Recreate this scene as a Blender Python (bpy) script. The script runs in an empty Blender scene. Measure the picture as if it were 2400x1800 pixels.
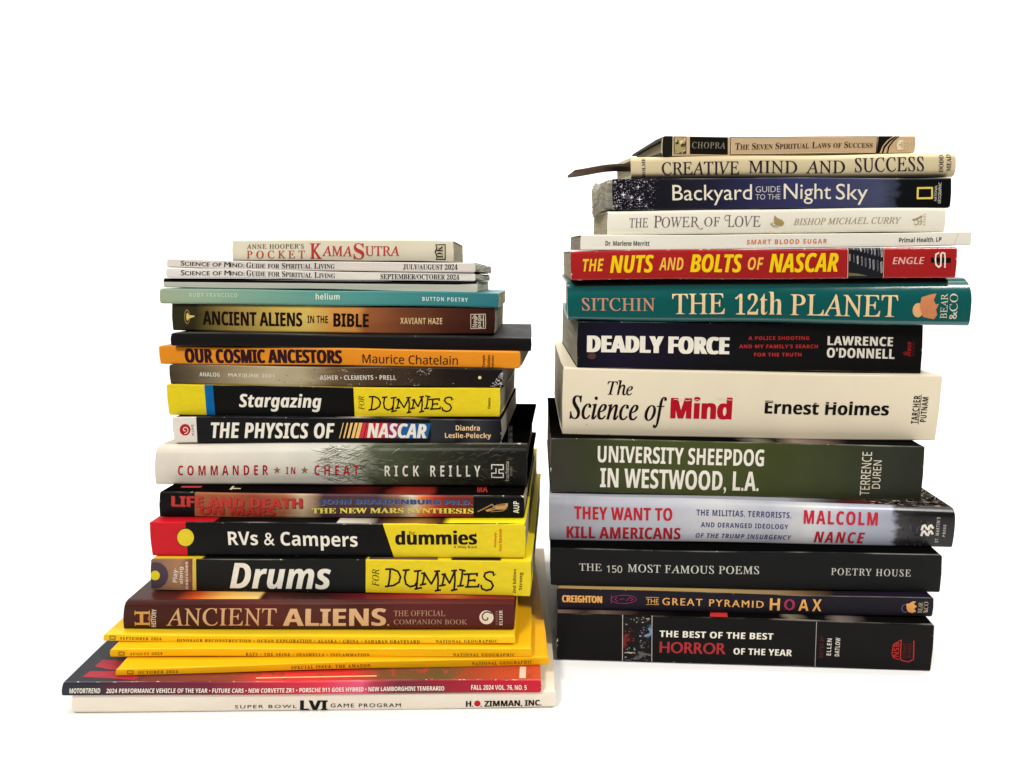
import bpy, bmesh, math, random
from mathutils import Vector, Matrix
random.seed(4)
D = bpy.data
scene = bpy.context.scene
COL = scene.collection

# ---------------------------------------------------------------- camera
F_PX, CX, CY = 1733.0, 1250.0, 900.0          # 26 mm lens on a 2400 px wide frame
PITCH = math.radians(10.14)
CP, SP = math.cos(PITCH), math.sin(PITCH)

def ray(px, py):
    a, b = (px - CX) / F_PX, (py - CY) / F_PX
    return (a, CP - b * SP, -SP - b * CP)

def droop(py):                                  # fall per metre of depth along a pixel row
    r = ray(CX, py)
    return -r[2] / r[1]

D0 = 0.390
CAM_H = D0 * droop(1674)
cam = D.cameras.new('camera')
cam.sensor_width = 36
cam.lens = 36 * F_PX / 2400
cam.shift_x = -(CX - 1200) / 2400
cam.clip_start, cam.clip_end = 0.01, 50
cam_o = D.objects.new('camera', cam)
COL.objects.link(cam_o)
cam_o.location = (0, 0, CAM_H)
cam_o.rotation_euler = (math.pi / 2 - PITCH, 0, 0)
scene.camera = cam_o

def at(px, py, depth):
    r = ray(px, py)
    t = depth / r[1]
    return Vector((r[0] * t, depth, CAM_H + r[2] * t))

# ---------------------------------------------------------------- world, lamps, exposure
world = D.worlds.new('World')
scene.world = world
world.use_nodes = True
bg = world.node_tree.nodes['Background']
bg.inputs[0].default_value = (1.0, 0.95, 0.88, 1)
bg.inputs[1].default_value = 0.09

def lamp(name, loc, target, size, power, color, size_y=None):
    l = D.lights.new(name, 'AREA')
    l.energy = power
    l.color = color
    l.size = size
    if size_y:
        l.shape = 'RECTANGLE'
        l.size_y = size_y
    o = D.objects.new(name, l)
    COL.objects.link(o)
    o.location = loc
    o.rotation_euler = (Vector(target) - Vector(loc)).to_track_quat('-Z', 'Y').to_euler()
    return o

lamp('key_lamp', (-0.42, -0.36, 1.05), (0, 0.46, 0.10), 0.22, 12, (1.0, 0.97, 0.92))
lamp('ceiling_lamp', (0.80, 0.22, 1.22), (0.1, 0.5, 0.0), 0.22, 12, (1.0, 0.97, 0.92))
lamp('added_backdrop_fill', (0, 0.85, 1.5), (0, 1.75, 0.35), 2.8, 38, (1.0, 0.98, 0.95), 0.5)  # added lamp without a real source, turns the backdrop white

vs = scene.view_settings
vs.view_transform = 'Standard'
vs.look = 'None'
vs.exposure = 0.0
vs.gamma = 1.0

# ---------------------------------------------------------------- colours and materials
def lin(c):
    c /= 255.0
    return c / 12.92 if c <= 0.04045 else ((c + 0.055) / 1.055) ** 2.4

GAIN = (1.02, 1.04, 1.10)
def alb(rgb, k=1.0):
    v = [lin(c) * g * k for c, g in zip(rgb, GAIN)]
    lum = max(0.001, 0.3 * v[0] + 0.55 * v[1] + 0.15 * v[2])
    f = max(0.35, (lum - 0.0065) / lum)          # the sheen of the card adds this much back
    return tuple(min(0.90, max(0.0015, c * f)) for c in v) + (1.0,)

def nn(nt, kind, **kw):
    n = nt.nodes.new(kind)
    for k, v in kw.items():
        setattr(n, k, v)
    return n

def math_n(nt, op, a, b=None, clamp=False):
    n = nn(nt, 'ShaderNodeMath', operation=op, use_clamp=clamp)
    for i, v in enumerate((a, b)):
        if v is None:
            continue
        if isinstance(v, (int, float)):
            n.inputs[i].default_value = v
        else:
            nt.links.new(v, n.inputs[i])
    return n.outputs[0]

def smooth(nt, val, a, b):
    n = nn(nt, 'ShaderNodeMapRange', interpolation_type='SMOOTHSTEP')
    nt.links.new(val, n.inputs['Value'])
    n.inputs['From Min'].default_value = a
    n.inputs['From Max'].default_value = b
    return n.outputs['Result']

def mix(nt, fac, a, b, blend='MIX'):
    n = nn(nt, 'ShaderNodeMix', data_type='RGBA', blend_type=blend)
    for sock, v in ((n.inputs[0], fac), (n.inputs[6], a), (n.inputs[7], b)):
        if isinstance(v, (int, float)):
            sock.default_value = v
        elif isinstance(v, tuple):
            sock.default_value = v
        else:
            nt.links.new(v, sock)
    return n.outputs[2]

def noise(nt, vec, scale, detail=3, su=1.0, sv=1.0, off=0.0, rot=0.0):
    mp = nn(nt, 'ShaderNodeMapping')
    mp.inputs['Scale'].default_value = (su, sv, 1)
    mp.inputs['Location'].default_value = (off, off * 0.7, 0)
    mp.inputs['Rotation'].default_value = (0, 0, rot)
    nt.links.new(vec, mp.inputs['Vector'])
    n = nn(nt, 'ShaderNodeTexNoise')
    n.inputs['Scale'].default_value = scale
    n.inputs['Detail'].default_value = detail
    nt.links.new(mp.outputs[0], n.inputs['Vector'])
    return n.outputs['Fac']

MATS = {}
def ink(rgb, rough=0.42, spec=0.12):
    key = ('ink', rgb, rough)
    if key in MATS:
        return MATS[key]
    m = D.materials.new('print_ink')
    m.use_nodes = True
    nt = m.node_tree
    b = nt.nodes['Principled BSDF']
    uv = nn(nt, 'ShaderNodeUVMap').outputs[0]
    f = noise(nt, uv, 40, 3, 1, 0.15, rgb[0] * 0.1)
    c = alb(rgb)
    dk = tuple(x * 0.86 for x in c[:3]) + (1,)
    nt.links.new(mix(nt, f, dk, tuple(min(.92, x * 1.1) for x in c[:3]) + (1,)), b.inputs['Base Color'])
    b.inputs['Roughness'].default_value = rough
    b.inputs['Specular IOR Level'].default_value = spec
    MATS[key] = m
    return m

def cover(name, stops, rough=0.40, spec=0.14, wear=0.35, distort=0.0, dscale=6.0, dsv=1.0, specks=(), mottle=0.10,
          wear_rgb=(225, 215, 195), axis='u', bump=0.20, constant=False, aspect=0.1):
    """printed card: colours run along u (or v), broken by noise; rubbed pale at the creases"""
    m = D.materials.new(name)
    m.use_nodes = True
    nt = m.node_tree
    b = nt.nodes['Principled BSDF']
    seed = random.uniform(0, 50)
    uv = nn(nt, 'ShaderNodeUVMap').outputs[0]
    sep = nn(nt, 'ShaderNodeSeparateXYZ')
    nt.links.new(uv, sep.inputs[0])
    u, v = sep.outputs[0], sep.outputs[1]
    pos = u if axis == 'u' else v
    if distort:
        d = math_n(nt, 'MULTIPLY', math_n(nt, 'SUBTRACT', noise(nt, uv, dscale, 5, 1, dsv, seed), 0.5), distort * 2)
        pos = math_n(nt, 'ADD', pos, d)
    ramp = nn(nt, 'ShaderNodeValToRGB')
    nt.links.new(pos, ramp.inputs[0])
    cr = ramp.color_ramp
    cr.interpolation = 'CONSTANT' if constant else 'LINEAR'
    while len(cr.elements) > 1:
        cr.elements.remove(cr.elements[-1])
    for i, (p, rgb) in enumerate(stops):
        e = cr.elements[0] if i == 0 else cr.elements.new(p)
        e.position = p
        e.color = alb(rgb)
    col = ramp.outputs[0]
    for sp in specks:       # (rgb, scale, su, sv, lo, hi, u0, u1, v0, v1, rot)
        rgb, sc, su, sv, lo, hi, u0, u1, v0, v1 = sp[:10]
        rot = sp[10] if len(sp) > 10 else 0.0
        seed += 3.1
        if sc < 0:          # points of light
            mp = nn(nt, 'ShaderNodeMapping')
            mp.inputs['Scale'].default_value = (su, sv, 1)
            mp.inputs['Location'].default_value = (seed, seed, 0)
            nt.links.new(uv, mp.inputs['Vector'])
            vo = nn(nt, 'ShaderNodeTexVoronoi')
            vo.inputs['Scale'].default_value = -sc
            nt.links.new(mp.outputs[0], vo.inputs['Vector'])
            f = smooth(nt, vo.outputs['Distance'], hi, lo)
            f = math_n(nt, 'MULTIPLY', f, smooth(nt, noise(nt, uv, -sc * 0.5, 2, su, sv, seed), 0.42, 0.6))
        else:
            f = smooth(nt, noise(nt, uv, sc, 5, su, sv, seed, rot), lo, hi)
        for val, a, bb in ((u, u0 - 0.012, u0 + 0.012), (u, u1 + 0.012, u1 - 0.012), (v, v0 - 0.05, v0 + 0.05), (v, v1 + 0.05, v1 - 0.05)):
            f = math_n(nt, 'MULTIPLY', f, smooth(nt, val, a, bb))
        col = mix(nt, f, col, alb(rgb))
    if mottle:
        f = noise(nt, uv, 9, 6, 1, 0.12, seed)
        k = mix(nt, f, (1 - mottle, 1 - mottle, 1 - mottle, 1), (1 + mottle, 1 + mottle, 1 + mottle, 1))
        col = mix(nt, 1.0, col, k, 'MULTIPLY')
    if wear:
        e = math_n(nt, 'ABSOLUTE', math_n(nt, 'SUBTRACT', v, 0.5))
        e = smooth(nt, e, 0.468, 0.49)
        eu = smooth(nt, math_n(nt, 'ABSOLUTE', math_n(nt, 'SUBTRACT', u, 0.5)), 0.4955, 0.499)
        f1 = smooth(nt, noise(nt, uv, 60, 4, 1, aspect * 3, seed + 7), 0.70 - 0.16 * wear, 0.74 - 0.14 * wear)
        f2 = smooth(nt, noise(nt, uv, 16, 6, 1, 0.28, seed + 9), 0.66 - 0.16 * wear, 0.70 - 0.14 * wear)
        f = math_n(nt, 'MAXIMUM', math_n(nt, 'MULTIPLY', e, f1), math_n(nt, 'MULTIPLY', eu, f2))
        col = mix(nt, f, col, alb(wear_rgb))
    if wear:                    # ink rubbed thin along both creases
        e2 = smooth(nt, math_n(nt, 'ABSOLUTE', math_n(nt, 'SUBTRACT', v, 0.5)), 0.470, 0.496)
        e2 = math_n(nt, 'MULTIPLY', e2, smooth(nt, noise(nt, uv, 6, 5, 1, 0.05, seed + 12), 0.42, 0.66))
        col = mix(nt, math_n(nt, 'MULTIPLY', e2, 0.22), col, alb(wear_rgb))
    nt.links.new(col, b.inputs['Base Color'])
    rf = noise(nt, uv, 14, 4, 1, 0.2, seed + 2)
    rr = nn(nt, 'ShaderNodeMapRange')
    nt.links.new(rf, rr.inputs['Value'])
    rr.inputs['To Min'].default_value = rough - 0.10
    rr.inputs['To Max'].default_value = rough + 0.12
    nt.links.new(rr.outputs[0], b.inputs['Roughness'])
    b.inputs['Specular IOR Level'].default_value = spec
    if bump:
        bp = nn(nt, 'ShaderNodeBump')
        bp.inputs['Strength'].default_value = bump
        bp.inputs['Distance'].default_value = 0.0012
        nt.links.new(noise(nt, uv, 7, 4, 1, 0.25, seed + 5), bp.inputs['Height'])
        nt.links.new(bp.outputs[0], b.inputs['Normal'])
    return m

def pages(name, rgb, lines=260, dark=0.55, wave=0.0):
    m = D.materials.new(name)
    m.use_nodes = True
    nt = m.node_tree
    b = nt.nodes['Principled BSDF']
    uv = nn(nt, 'ShaderNodeUVMap').outputs[0]
    if wave:                    # leaves that have cockled
        w = math_n(nt, 'MULTIPLY', math_n(nt, 'SUBTRACT', noise(nt, uv, 2.4, 1, 1, 0.6, 3.3), 0.5), wave)
        cb_ = nn(nt, 'ShaderNodeCombineXYZ')
        nt.links.new(w, cb_.inputs[1])
        va = nn(nt, 'ShaderNodeVectorMath', operation='ADD')
        nt.links.new(uv, va.inputs[0])
        nt.links.new(cb_.outputs[0], va.inputs[1])
        uv = va.outputs[0]
    f = noise(nt, uv, 1.0, 2, 2.2 if not wave else 0.4, lines, random.uniform(0, 9))
    f = smooth(nt, f, 0.30, 0.62)
    f2 = smooth(nt, noise(nt, uv, 1.0, 1, 0.7, lines * 0.12, random.uniform(0, 9)), 0.30, 0.42)
    c = alb(rgb)
    dk = tuple(x * dark for x in c[:3]) + (1,)
    col = mix(nt, f, dk, c)
    col = mix(nt, f2, tuple(x * 0.62 for x in c[:3]) + (1,), col)
    nt.links.new(col, b.inputs['Base Color'])
    b.inputs['Roughness'].default_value = 0.85
    b.inputs['Specular IOR Level'].default_value = 0.1
    bp = nn(nt, 'ShaderNodeBump')
    bp.inputs['Strength'].default_value = 0.5
    bp.inputs['Distance'].default_value = 0.0006
    nt.links.new(f, bp.inputs['Height'])
    nt.links.new(bp.outputs[0], b.inputs['Normal'])
    return m

PAGE_CREAM = pages('page_paper_cream', (178, 168, 138))
PAGE_WHITE = pages('page_paper_white', (184, 178, 158))
PAGE_GREY = pages('page_paper_grey', (160, 153, 132), 120, 0.4)
PAGE_WAVY = pages('cockled_page_paper', (172, 164, 142), 34, 0.42, 0.9)
PAGE_CURLED = pages('curled_page_paper', (176, 172, 156), 14, 0.5, 1.6)

# ---------------------------------------------------------------- the setting
def white_paper(name):
    m = D.materials.new(name)
    m.use_nodes = True
    nt = m.node_tree
    b = nt.nodes['Principled BSDF']
    tc = nn(nt, 'ShaderNodeTexCoord').outputs['Object']
    f = noise(nt, tc, 6, 4)
    nt.links.new(mix(nt, f, (0.88, 0.88, 0.875, 1), (0.92, 0.92, 0.915, 1)), b.inputs['Base Color'])
    b.inputs['Roughness'].default_value = 0.9
    b.inputs['Specular IOR Level'].default_value = 0.1
    return m

def sheet(name, pts, width, mat):
    """a sheet swept across x through (y, z) points"""
    vs_, fs = [], []
    for y, z in pts:
        vs_ += [(-width / 2, y, z), (width / 2, y, z)]
    for i in range(len(pts) - 1):
        fs.append((2 * i, 2 * i + 1, 2 * i + 3, 2 * i + 2))
    me = D.meshes.new(name)
    me.from_pydata(vs_, [], fs)
    for p in me.polygons:
        p.use_smooth = True
    me.materials.append(mat)
    o = D.objects.new(name, me)
    COL.objects.link(o)
    o['kind'] = 'structure'
    return o

WP = white_paper('white_sweep_paper')
sheet('table_surface', [(0.12, 0.0), (1.2, 0.0)], 3.6, WP)
arc = [(1.2 + 0.5 * math.sin(a), 0.5 - 0.5 * math.cos(a)) for a in [math.pi / 2 * i / 16 for i in range(17)]]
sheet('backdrop', arc + [(1.7, 1.9)], 3.6, WP)

# ---------------------------------------------------------------- reading positions off the photograph's enlargements
ZOOM = {'A': (350, 540, 4.424), 'B': (800, 540, 4.424), 'C': (350, 800, 4.424), 'D': (800, 800, 4.424), 'E': (330, 1080, 4.424),
        'F': (800, 1080, 4.424), 'G': (120, 1360, 3.687), 'H': (720, 1360, 3.687), 'I': (1300, 300, 4.424), 'J': (1800, 300, 4.424),
        'K': (1300, 530, 4.424), 'L': (1800, 530, 4.424), 'M': (1280, 840, 4.254), 'N': (1780, 840, 4.254), 'Q': (1270, 1140, 3.687),
        'R': (1780, 1140, 3.687), 'P': (0, 0, 1.0)}
def X(t, x): return ZOOM[t][0] + x / ZOOM[t][2]
def Y(t, y): return ZOOM[t][1] + y / ZOOM[t][2]
def pt(t, x, y): return (X(t, x), Y(t, y))

# ---------------------------------------------------------------- lettering
def styled(s, style):
    base, dig = {'sans': (None, None), 'sansl': (0x1D5A0, 0x1D7E2), 'sansb': (0x1D5D4, 0x1D7EC), 'sansbi': (0x1D63C, 0x1D7EC),
                 'serifb': (0x1D400, 0x1D7CE), 'serifi': (0x1D434, None), 'serifbi': (0x1D468, 0x1D7CE), 'script': (0x1D4D0, None),
                 'roman': (0x1D434, None), 'mono': (0x1D670, 0x1D7F6)}[style]
    if base is None:
        return s
    o = ''
    for c in s:
        if 'A' <= c <= 'Z':
            o += chr(base + ord(c) - 65)
        elif 'a' <= c <= 'z':
            o += '\u210e' if (base == 0x1D434 and c == 'h') else chr(base + 26 + ord(c) - 97)
        elif c.isdigit() and dig:
            o += chr(dig + int(c))
        else:
            o += c
    return o

TEXTS = []            # every run of letters, turned to outlines in one go
def want(run, style, sp, off):
    TEXTS.append((styled(run, style), style, sp, off))
    return len(TEXTS) - 1

def T(body, style, rgb, t, x0, x1, y0, y1, sp=1.0, rot=False, fat=0.0, shear=0.0, off=0.0, small=0.0, layer=2, wedge=0.0):
    """letters filling a box of the photograph; small > 0: small capitals of that scale"""
    if small:
        runs = []
        for w in body.split(' '):
            if w[0].islower():
                runs.append((want(w.upper(), style, sp, off), small, 0.34))
            else:
                runs.append((want(w[0], style, sp, off), 1.0, 0.34))
                if len(w) > 1:
                    runs.append((want(w[1:].upper(), style, sp, off), small, 0.05))
    else:
        runs = [(want(body, style, sp, off), 1.0, 0.0)]
    return dict(k='text', runs=runs, style=style, rgb=rgb, box=(X(t, x0), X(t, x1), Y(t, y0), Y(t, y1)), rot=rot, fat=fat,
                shear=shear - (0.26 if style == 'roman' else 0), layer=layer, wedge=wedge)

def TX(body, style, rgb, x0, x1, y0, y1, **kw):
    return T(body, style, rgb, 'P', x0, x1, y0, y1, **kw)

def PG(rgb, t, pts, layer=1):
    return dict(k='poly', rgb=rgb, pts=[pt(t, *p) for p in pts], layer=layer)

def RECT(rgb, t, x0, y0, x1, y1, layer=1):
    return PG(rgb, t, [(x0, y0), (x1, y0), (x1, y1), (x0, y1)], layer)

def BAND(rgb, t, xt0, xt1, xb0=None, xb1=None, layer=1):
    """a colour panel over the full height of the spine, by its x at the top and bottom crease"""
    return dict(k='band', rgb=rgb, xs=(X(t, xt0), X(t, xt1), X(t, xt0 if xb0 is None else xb0), X(t, xt1 if xb1 is None else xb1)), layer=layer)

def DISC(rgb, t, x, y, r, ry=None, layer=1, n=28):
    ry = ry or r
    return PG(rgb, t, [(x + r * math.cos(2 * math.pi * i / n), y + ry * math.sin(2 * math.pi * i / n)) for i in range(n)], layer)

def ST(rgb, t, pts, w, layer=3, closed=False):
    """a pen stroke"""
    P = [pt(t, *p) for p in pts]
    return dict(k='stroke', rgb=rgb, pts=P, w=w / ZOOM[t][2], layer=layer, closed=closed)

def STAR(rgb, t, x, y, r, layer=2):
    return PG(rgb, t, [(x + (r if i % 2 == 0 else r * 0.4) * math.sin(math.pi * i / 5), y - (r if i % 2 == 0 else r * 0.4) * math.cos(math.pi * i / 5)) for i in range(10)], layer)

def arcpts(cx, cy, rx, ry, a0, a1, n=10):
    return [(cx + rx * math.cos(math.radians(a0 + (a1 - a0) * i / n)), cy + ry * math.sin(math.radians(a0 + (a1 - a0) * i / n))) for i in range(n + 1)]

def outline(idx):
    return GLYPHS[idx]

# ---------------------------------------------------------------- books
BOOKS = []
def book(stack, name, label, category, q, w, spine, top, pages_m, hard=False, rt=0.0008, rb=0.0008, bulge=0.0, items=(), cov=(),
         dl=None, dr=None, rel=None, puff=None, slope=None, inset=None, bottom=None, wob=0.0003, ribs=(), part_labels=None):
    BOOKS.append(dict(stack=stack, name=name, label=label, category=category, q=[pt(*p) for p in q], w=w, spine=spine, top=top,
                      pages=pages_m, hard=hard, rt=rt, rb=rb, bulge=bulge, items=list(items), cov=list(cov), dl=dl, dr=dr, rel=rel, puff=puff, slope=slope,
                      inset=inset, bottom=bottom, wob=0.0003 if name == 'magazine' else wob, part_labels=part_labels or {}))

def lerp(a, b, t): return a + (b - a) * t

class Body:
    """the solid a book fills: u along the spine, v up, d back from the spine (metres)"""
    def __init__(s, BL, BR, TL, TR, w, rt, rb, bulge, sb, st, wob, seed):
        s.c = (BL, BR, TL, TR)
        s.w, s.rt, s.rb, s.bulge, s.sb, s.st, s.wob = w, rt, rb, bulge, sb, st, wob
        s.L = (BR - BL).length
        s.T = ((TL - BL).length + (TR - BR).length) / 2
        e = (BR - BL)
        e.z = 0
        e.normalize()
        s.n = Vector((-e.y, e.x, 0))
        s.ph = (seed * 1.7, seed * 2.9)
        rg = random.Random(seed)
        s.rc = [min(s.T * 0.3, rg.uniform(0.0007, 0.0026)) for _ in range(4)]      # dented corners
    def z(s, u):
        return s.wob * (math.sin(u * 5.2 + s.ph[0]) + 0.6 * math.sin(u * 11.3 + s.ph[1]))
    def prof(s, v):
        t = v * s.T
        d = s.bulge * (2 * v - 1) ** 2
        if t < s.rb:
            d += s.rb - math.sqrt(max(0, s.rb ** 2 - (s.rb - t) ** 2))
        if s.T - t < s.rt:
            x = s.rt - (s.T - t)
            d += s.rt - math.sqrt(max(0, s.rt ** 2 - x ** 2))
        return d
    def P(s, u, v, d):
        BL, BR, TL, TR = s.c
        if u < 0.03 or u > 0.97:
            t = v * s.T
            k = (0 if u < 0.5 else 1) + (2 if v > 0.5 else 0)
            r, e = s.rc[k], (t if v < 0.5 else s.T - t)
            b_ = 0.0005 * (2 * v - 1) ** 2 / s.L * max(0.0, 1 - max(0.0, d) / 0.004)
            u = u + b_ * (1 if u < 0.5 else -1)
            if e < r and d < 3 * r:
                c = (r - math.sqrt(max(0, r * r - (r - max(0, e)) ** 2))) / s.L * min(1.0, 1 - d / (3 * r) if d > 0 else 1.0)
                u = max(u, c) if u < 0.5 else min(u, 1 - c)
        p = BL.lerp(BR, u).lerp(TL.lerp(TR, u), v) + s.n * d
        p.z += d * lerp(s.sb, s.st, v) + s.z(u)
        return p
    def breaks(s):
        out = []
        for r, top in ((s.rb, 0), (s.rt, 1)):
            for k in range(1, 6):
                t = r * (1 - math.cos(math.pi / 2 * k / 5)) / s.T
                out.append(1 - t if top else t)
        for k in (0.12, 0.3, 0.6, 1.0):
            out += [0.0012 * k / s.T, 1 - 0.0012 * k / s.T]
        n = 12 if s.bulge else 2
        out += [i / n for i in range(1, n)]
        return sorted(set(round(x, 5) for x in out if 0.0005 < x < 0.9995))

class MB:
    """gathers faces with a material each"""
    def __init__(s):
        s.v, s.f, s.m, s.uv, s.sm, s.mats = [], [], [], [], [], []
    def mat(s, m):
        if m not in s.mats:
            s.mats.append(m)
        return s.mats.index(m)
    def grid(s, rows, uvs, m, smooth_=True, flip=False):
        b = len(s.v)
        nr, nc = len(rows), len(rows[0])
        flat = [x for r in uvs for x in r]
        s.v += [p for r in rows for p in r]
        mi = s.mat(m)
        for i in range(nr - 1):
            for j in range(nc - 1):
                q = [i * nc + j, i * nc + j + 1, (i + 1) * nc + j + 1, (i + 1) * nc + j]
                if flip:
                    q.reverse()
                s.f.append([b + k for k in q])
                s.uv.append([flat[k] for k in q])
                s.m.append(mi)
                s.sm.append(smooth_)
    def face(s, pts, uvs, m):
        b = len(s.v)
        s.v += pts
        s.f.append(list(range(b, b + len(pts))))
        s.uv.append(list(uvs))
        s.m.append(s.mat(m))
        s.sm.append(False)
    def build(s, name, parent, origin):
        me = D.meshes.new(name)
        me.from_pydata([tuple(p - origin) for p in s.v], [], s.f)
        me.uv_layers.new(name='UVMap')
        uvl = me.uv_layers[0].data
        for p, uv, mi, sm in zip(me.polygons, s.uv, s.m, s.sm):
            p.material_index = mi
            p.use_smooth = sm
            for k, li in enumerate(p.loop_indices):
                uvl[li].uv = uv[k]
        for m in s.mats:
            me.materials.append(m)
        o = D.objects.new(name, me)
        COL.objects.link(o)
        o.parent = parent
        return o

NU = 24
def block(mb, B, us, vs4, ds, m, mu=None):
    """closed slab: u range us, v range, d range; vs4 = v at bottom, top"""
    U = [lerp(us[0], us[1], i / NU) for i in range(NU + 1)]
    v0, v1 = vs4
    nd = 6
    Dd = [lerp(ds[0], ds[1], i / nd) for i in range(nd + 1)]
    W = B.w
    mb.grid([[B.P(u, v1, d) for u in U] for d in Dd], [[(u, d / W) for u in U] for d in Dd], m)
    mb.grid([[B.P(u, v0, d) for u in U] for d in Dd], [[(u, d / W) for u in U] for d in Dd], m, flip=True)
    for d, fl in ((ds[0], False), (ds[1], True)):
        mb.grid([[B.P(u, v, d) for u in U] for v in (v0, v1)], [[(u, d / W) for u in U] for v in (v0, v1)], m, flip=fl)
    for u, fl in ((us[0], True), (us[1], False)):
        mb.grid([[B.P(u, v, d) for d in Dd] for v in (v0, v1)], [[(u, d / W) for d in Dd] for v in (v0, v1)], m, flip=fl)

# flat artwork -> faces on the spine
def flat_faces(B, verts, faces, m, mb, eps, breaks):
    """verts are (u, v); cut along the profile breaks, then wrapped on the spine"""
    vmin = min(p[1] for p in verts)
    vmax = max(p[1] for p in verts)
    bm = bmesh.new()
    bv = [bm.verts.new((p[0] * B.L, p[1] * B.T, 0)) for p in verts]
    for f in faces:
        try:
            bm.faces.new([bv[i] for i in f])
        except ValueError:
            pass
    for b in breaks:
        if vmin < b < vmax:
            bmesh.ops.bisect_plane(bm, geom=bm.verts[:] + bm.edges[:] + bm.faces[:], plane_co=(0, b * B.T, 0), plane_no=(0, 1, 0), dist=1e-6)
    bm.verts.ensure_lookup_table()
    if vmax - vmin > 0.3:
        bmesh.ops.triangulate(bm, faces=[f for f in bm.faces if len(f.verts) > 4])
    for f in bm.faces:
        uvs = [(v.co.x / B.L, v.co.y / B.T) for v in f.verts]
        pts = [B.P(u, min(1, max(0, v)), B.prof(min(1, max(0, v))) - eps) for u, v in uvs]
        if (pts[1] - pts[0]).cross(pts[2] - pts[0]).dot(B.n) > 0:
            pts.reverse()
            uvs.reverse()
        mb.face(pts, uvs, m)
    bm.free()

class Px:
    """pixel of the photograph -> (u, v) on one spine"""
    def __init__(s, q):
        s.TL, s.TR, s.BR, s.BL = q
    def uv(s, x, y):
        u, v = 0.5, 0.5
        for _ in range(6):
            xl, xr = lerp(s.BL[0], s.TL[0], v), lerp(s.BR[0], s.TR[0], v)
            u = (x - xl) / (xr - xl)
            yt, yb = lerp(s.TL[1], s.TR[1], u), lerp(s.BL[1], s.BR[1], u)
            v = (yb - y) / (yb - yt)
        return u, v

def stroke_quads(P, w, closed):
    h = w / 2
    out = []
    n = len(P)
    segs = n if closed else n - 1
    for i in range(segs):
        a, b = P[i], P[(i + 1) % n]
        dx, dy = b[0] - a[0], b[1] - a[1]
        l = math.hypot(dx, dy) or 1
        ex, ey = dx / l * h * 0.6, dy / l * h * 0.6
        nx, ny = -dy / l * h, dx / l * h
        out.append([(a[0] - ex + nx, a[1] - ey + ny), (b[0] + ex + nx, b[1] + ey + ny), (b[0] + ex - nx, b[1] + ey - ny), (a[0] - ex - nx, a[1] - ey - ny)])
    return out

def paint(B, q, items, mb):
    px = Px(q)
    br = B.breaks()
    cnt = 0
    for it in items:
        cnt += 1
        eps = 0.00006 * it['layer'] + 0.000004 * (cnt % 9)
        m = it['rgb'] if not isinstance(it['rgb'], tuple) else ink(it['rgb'])
        if it['k'] == 'poly':
            vs_ = [px.uv(*p) for p in it['pts']]
            vs_ = [(min(0.9995, max(0.0005, a)), min(1, max(0, b))) for a, b in vs_]
            flat_faces(B, vs_, [list(range(len(vs_)))], m, mb, eps, br)
        elif it['k'] == 'band':
            a, b, c, d = it['xs']
            def uu(x, v):
                xl, xr = lerp(q[3][0], q[0][0], v), lerp(q[2][0], q[1][0], v)
                return min(0.9995, max(0.0005, (x - xl) / (xr - xl)))
            vs_ = [(uu(c, 0), 0), (uu(d, 0), 0), (uu(b, 1), 1), (uu(a, 1), 1)]
            flat_faces(B, vs_, [[0, 1, 2, 3]], m, mb, eps, br)
        elif it['k'] == 'stroke':
            for k, quad in enumerate(stroke_quads(it['pts'], it['w'], it['closed'])):
                vs_ = [px.uv(*p) for p in quad]
                vs_ = [(a, min(1, max(0, b))) for a, b in vs_]
                flat_faces(B, vs_, [[0, 1, 2, 3]], m, mb, eps + 0.000003 * (k % 7), br)
        elif it['k'] == 'text':
            verts, faces = [], []
            x = 0.0
            for idx, sc, gap in it['runs']:
                gv, gf = outline(idx)
                if not gv:
                    continue
                sh = it['shear']
                gv = [((a + b * sh) * sc, b * sc) for a, b in gv]
                mn, mx = min(a for a, _ in gv), max(a for a, _ in gv)
                if x:
                    x += gap
                o = len(verts)
                verts += [(a - mn + x, b) for a, b in gv]
                faces += [[o + i for i in f] for f in gf]
                x += mx - mn
            if it['rot']:
                verts = [(-b, a) for a, b in verts]
            mnx, mxx = min(a for a, _ in verts), max(a for a, _ in verts)
            mny, mxy = min(b for _, b in verts), max(b for _, b in verts)
            x0, x1, y0, y1 = it['box']
            xc, yc = (x0 + x1) / 2, (y0 + y1) / 2
            ua, ub = px.uv(x0, yc)[0], px.uv(x1, yc)[0]
            va, vb = px.uv(xc, y1)[1], px.uv(xc, y0)[1]
            wd = it['wedge']
            uvv = []
            for a, b in verts:
                fx, fy = (a - mnx) / (mxx - mnx), (b - mny) / (mxy - mny)
                uvv.append((lerp(ua, ub, fx), lerp(va, vb, fy)))
            copies = [0.0]
            if it['fat']:
                g = it['fat'] * (vb - va) * B.T / B.L if not it['rot'] else 0.0
                copies = [-g, 0.0, g]
            for k, g in enumerate(copies):
                flat_faces(B, [(a + g, b) for a, b in uvv], faces, m, mb, eps + 0.00001 * k, br)

# =====================================================================  THE BOOKS, bottom to top
WHITE, CREAM, BLACK = (232, 224, 205), (228, 220, 196), (22, 21, 22)
YEL = (226, 201, 34)
INK = (40, 22, 22)

def solid(name, rgb, **kw):
    d = tuple(int(c * 0.97) for c in rgb)
    return cover(name, [(0.0, rgb), (0.5, d), (1.0, rgb)], distort=0.1, **kw)

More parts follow.
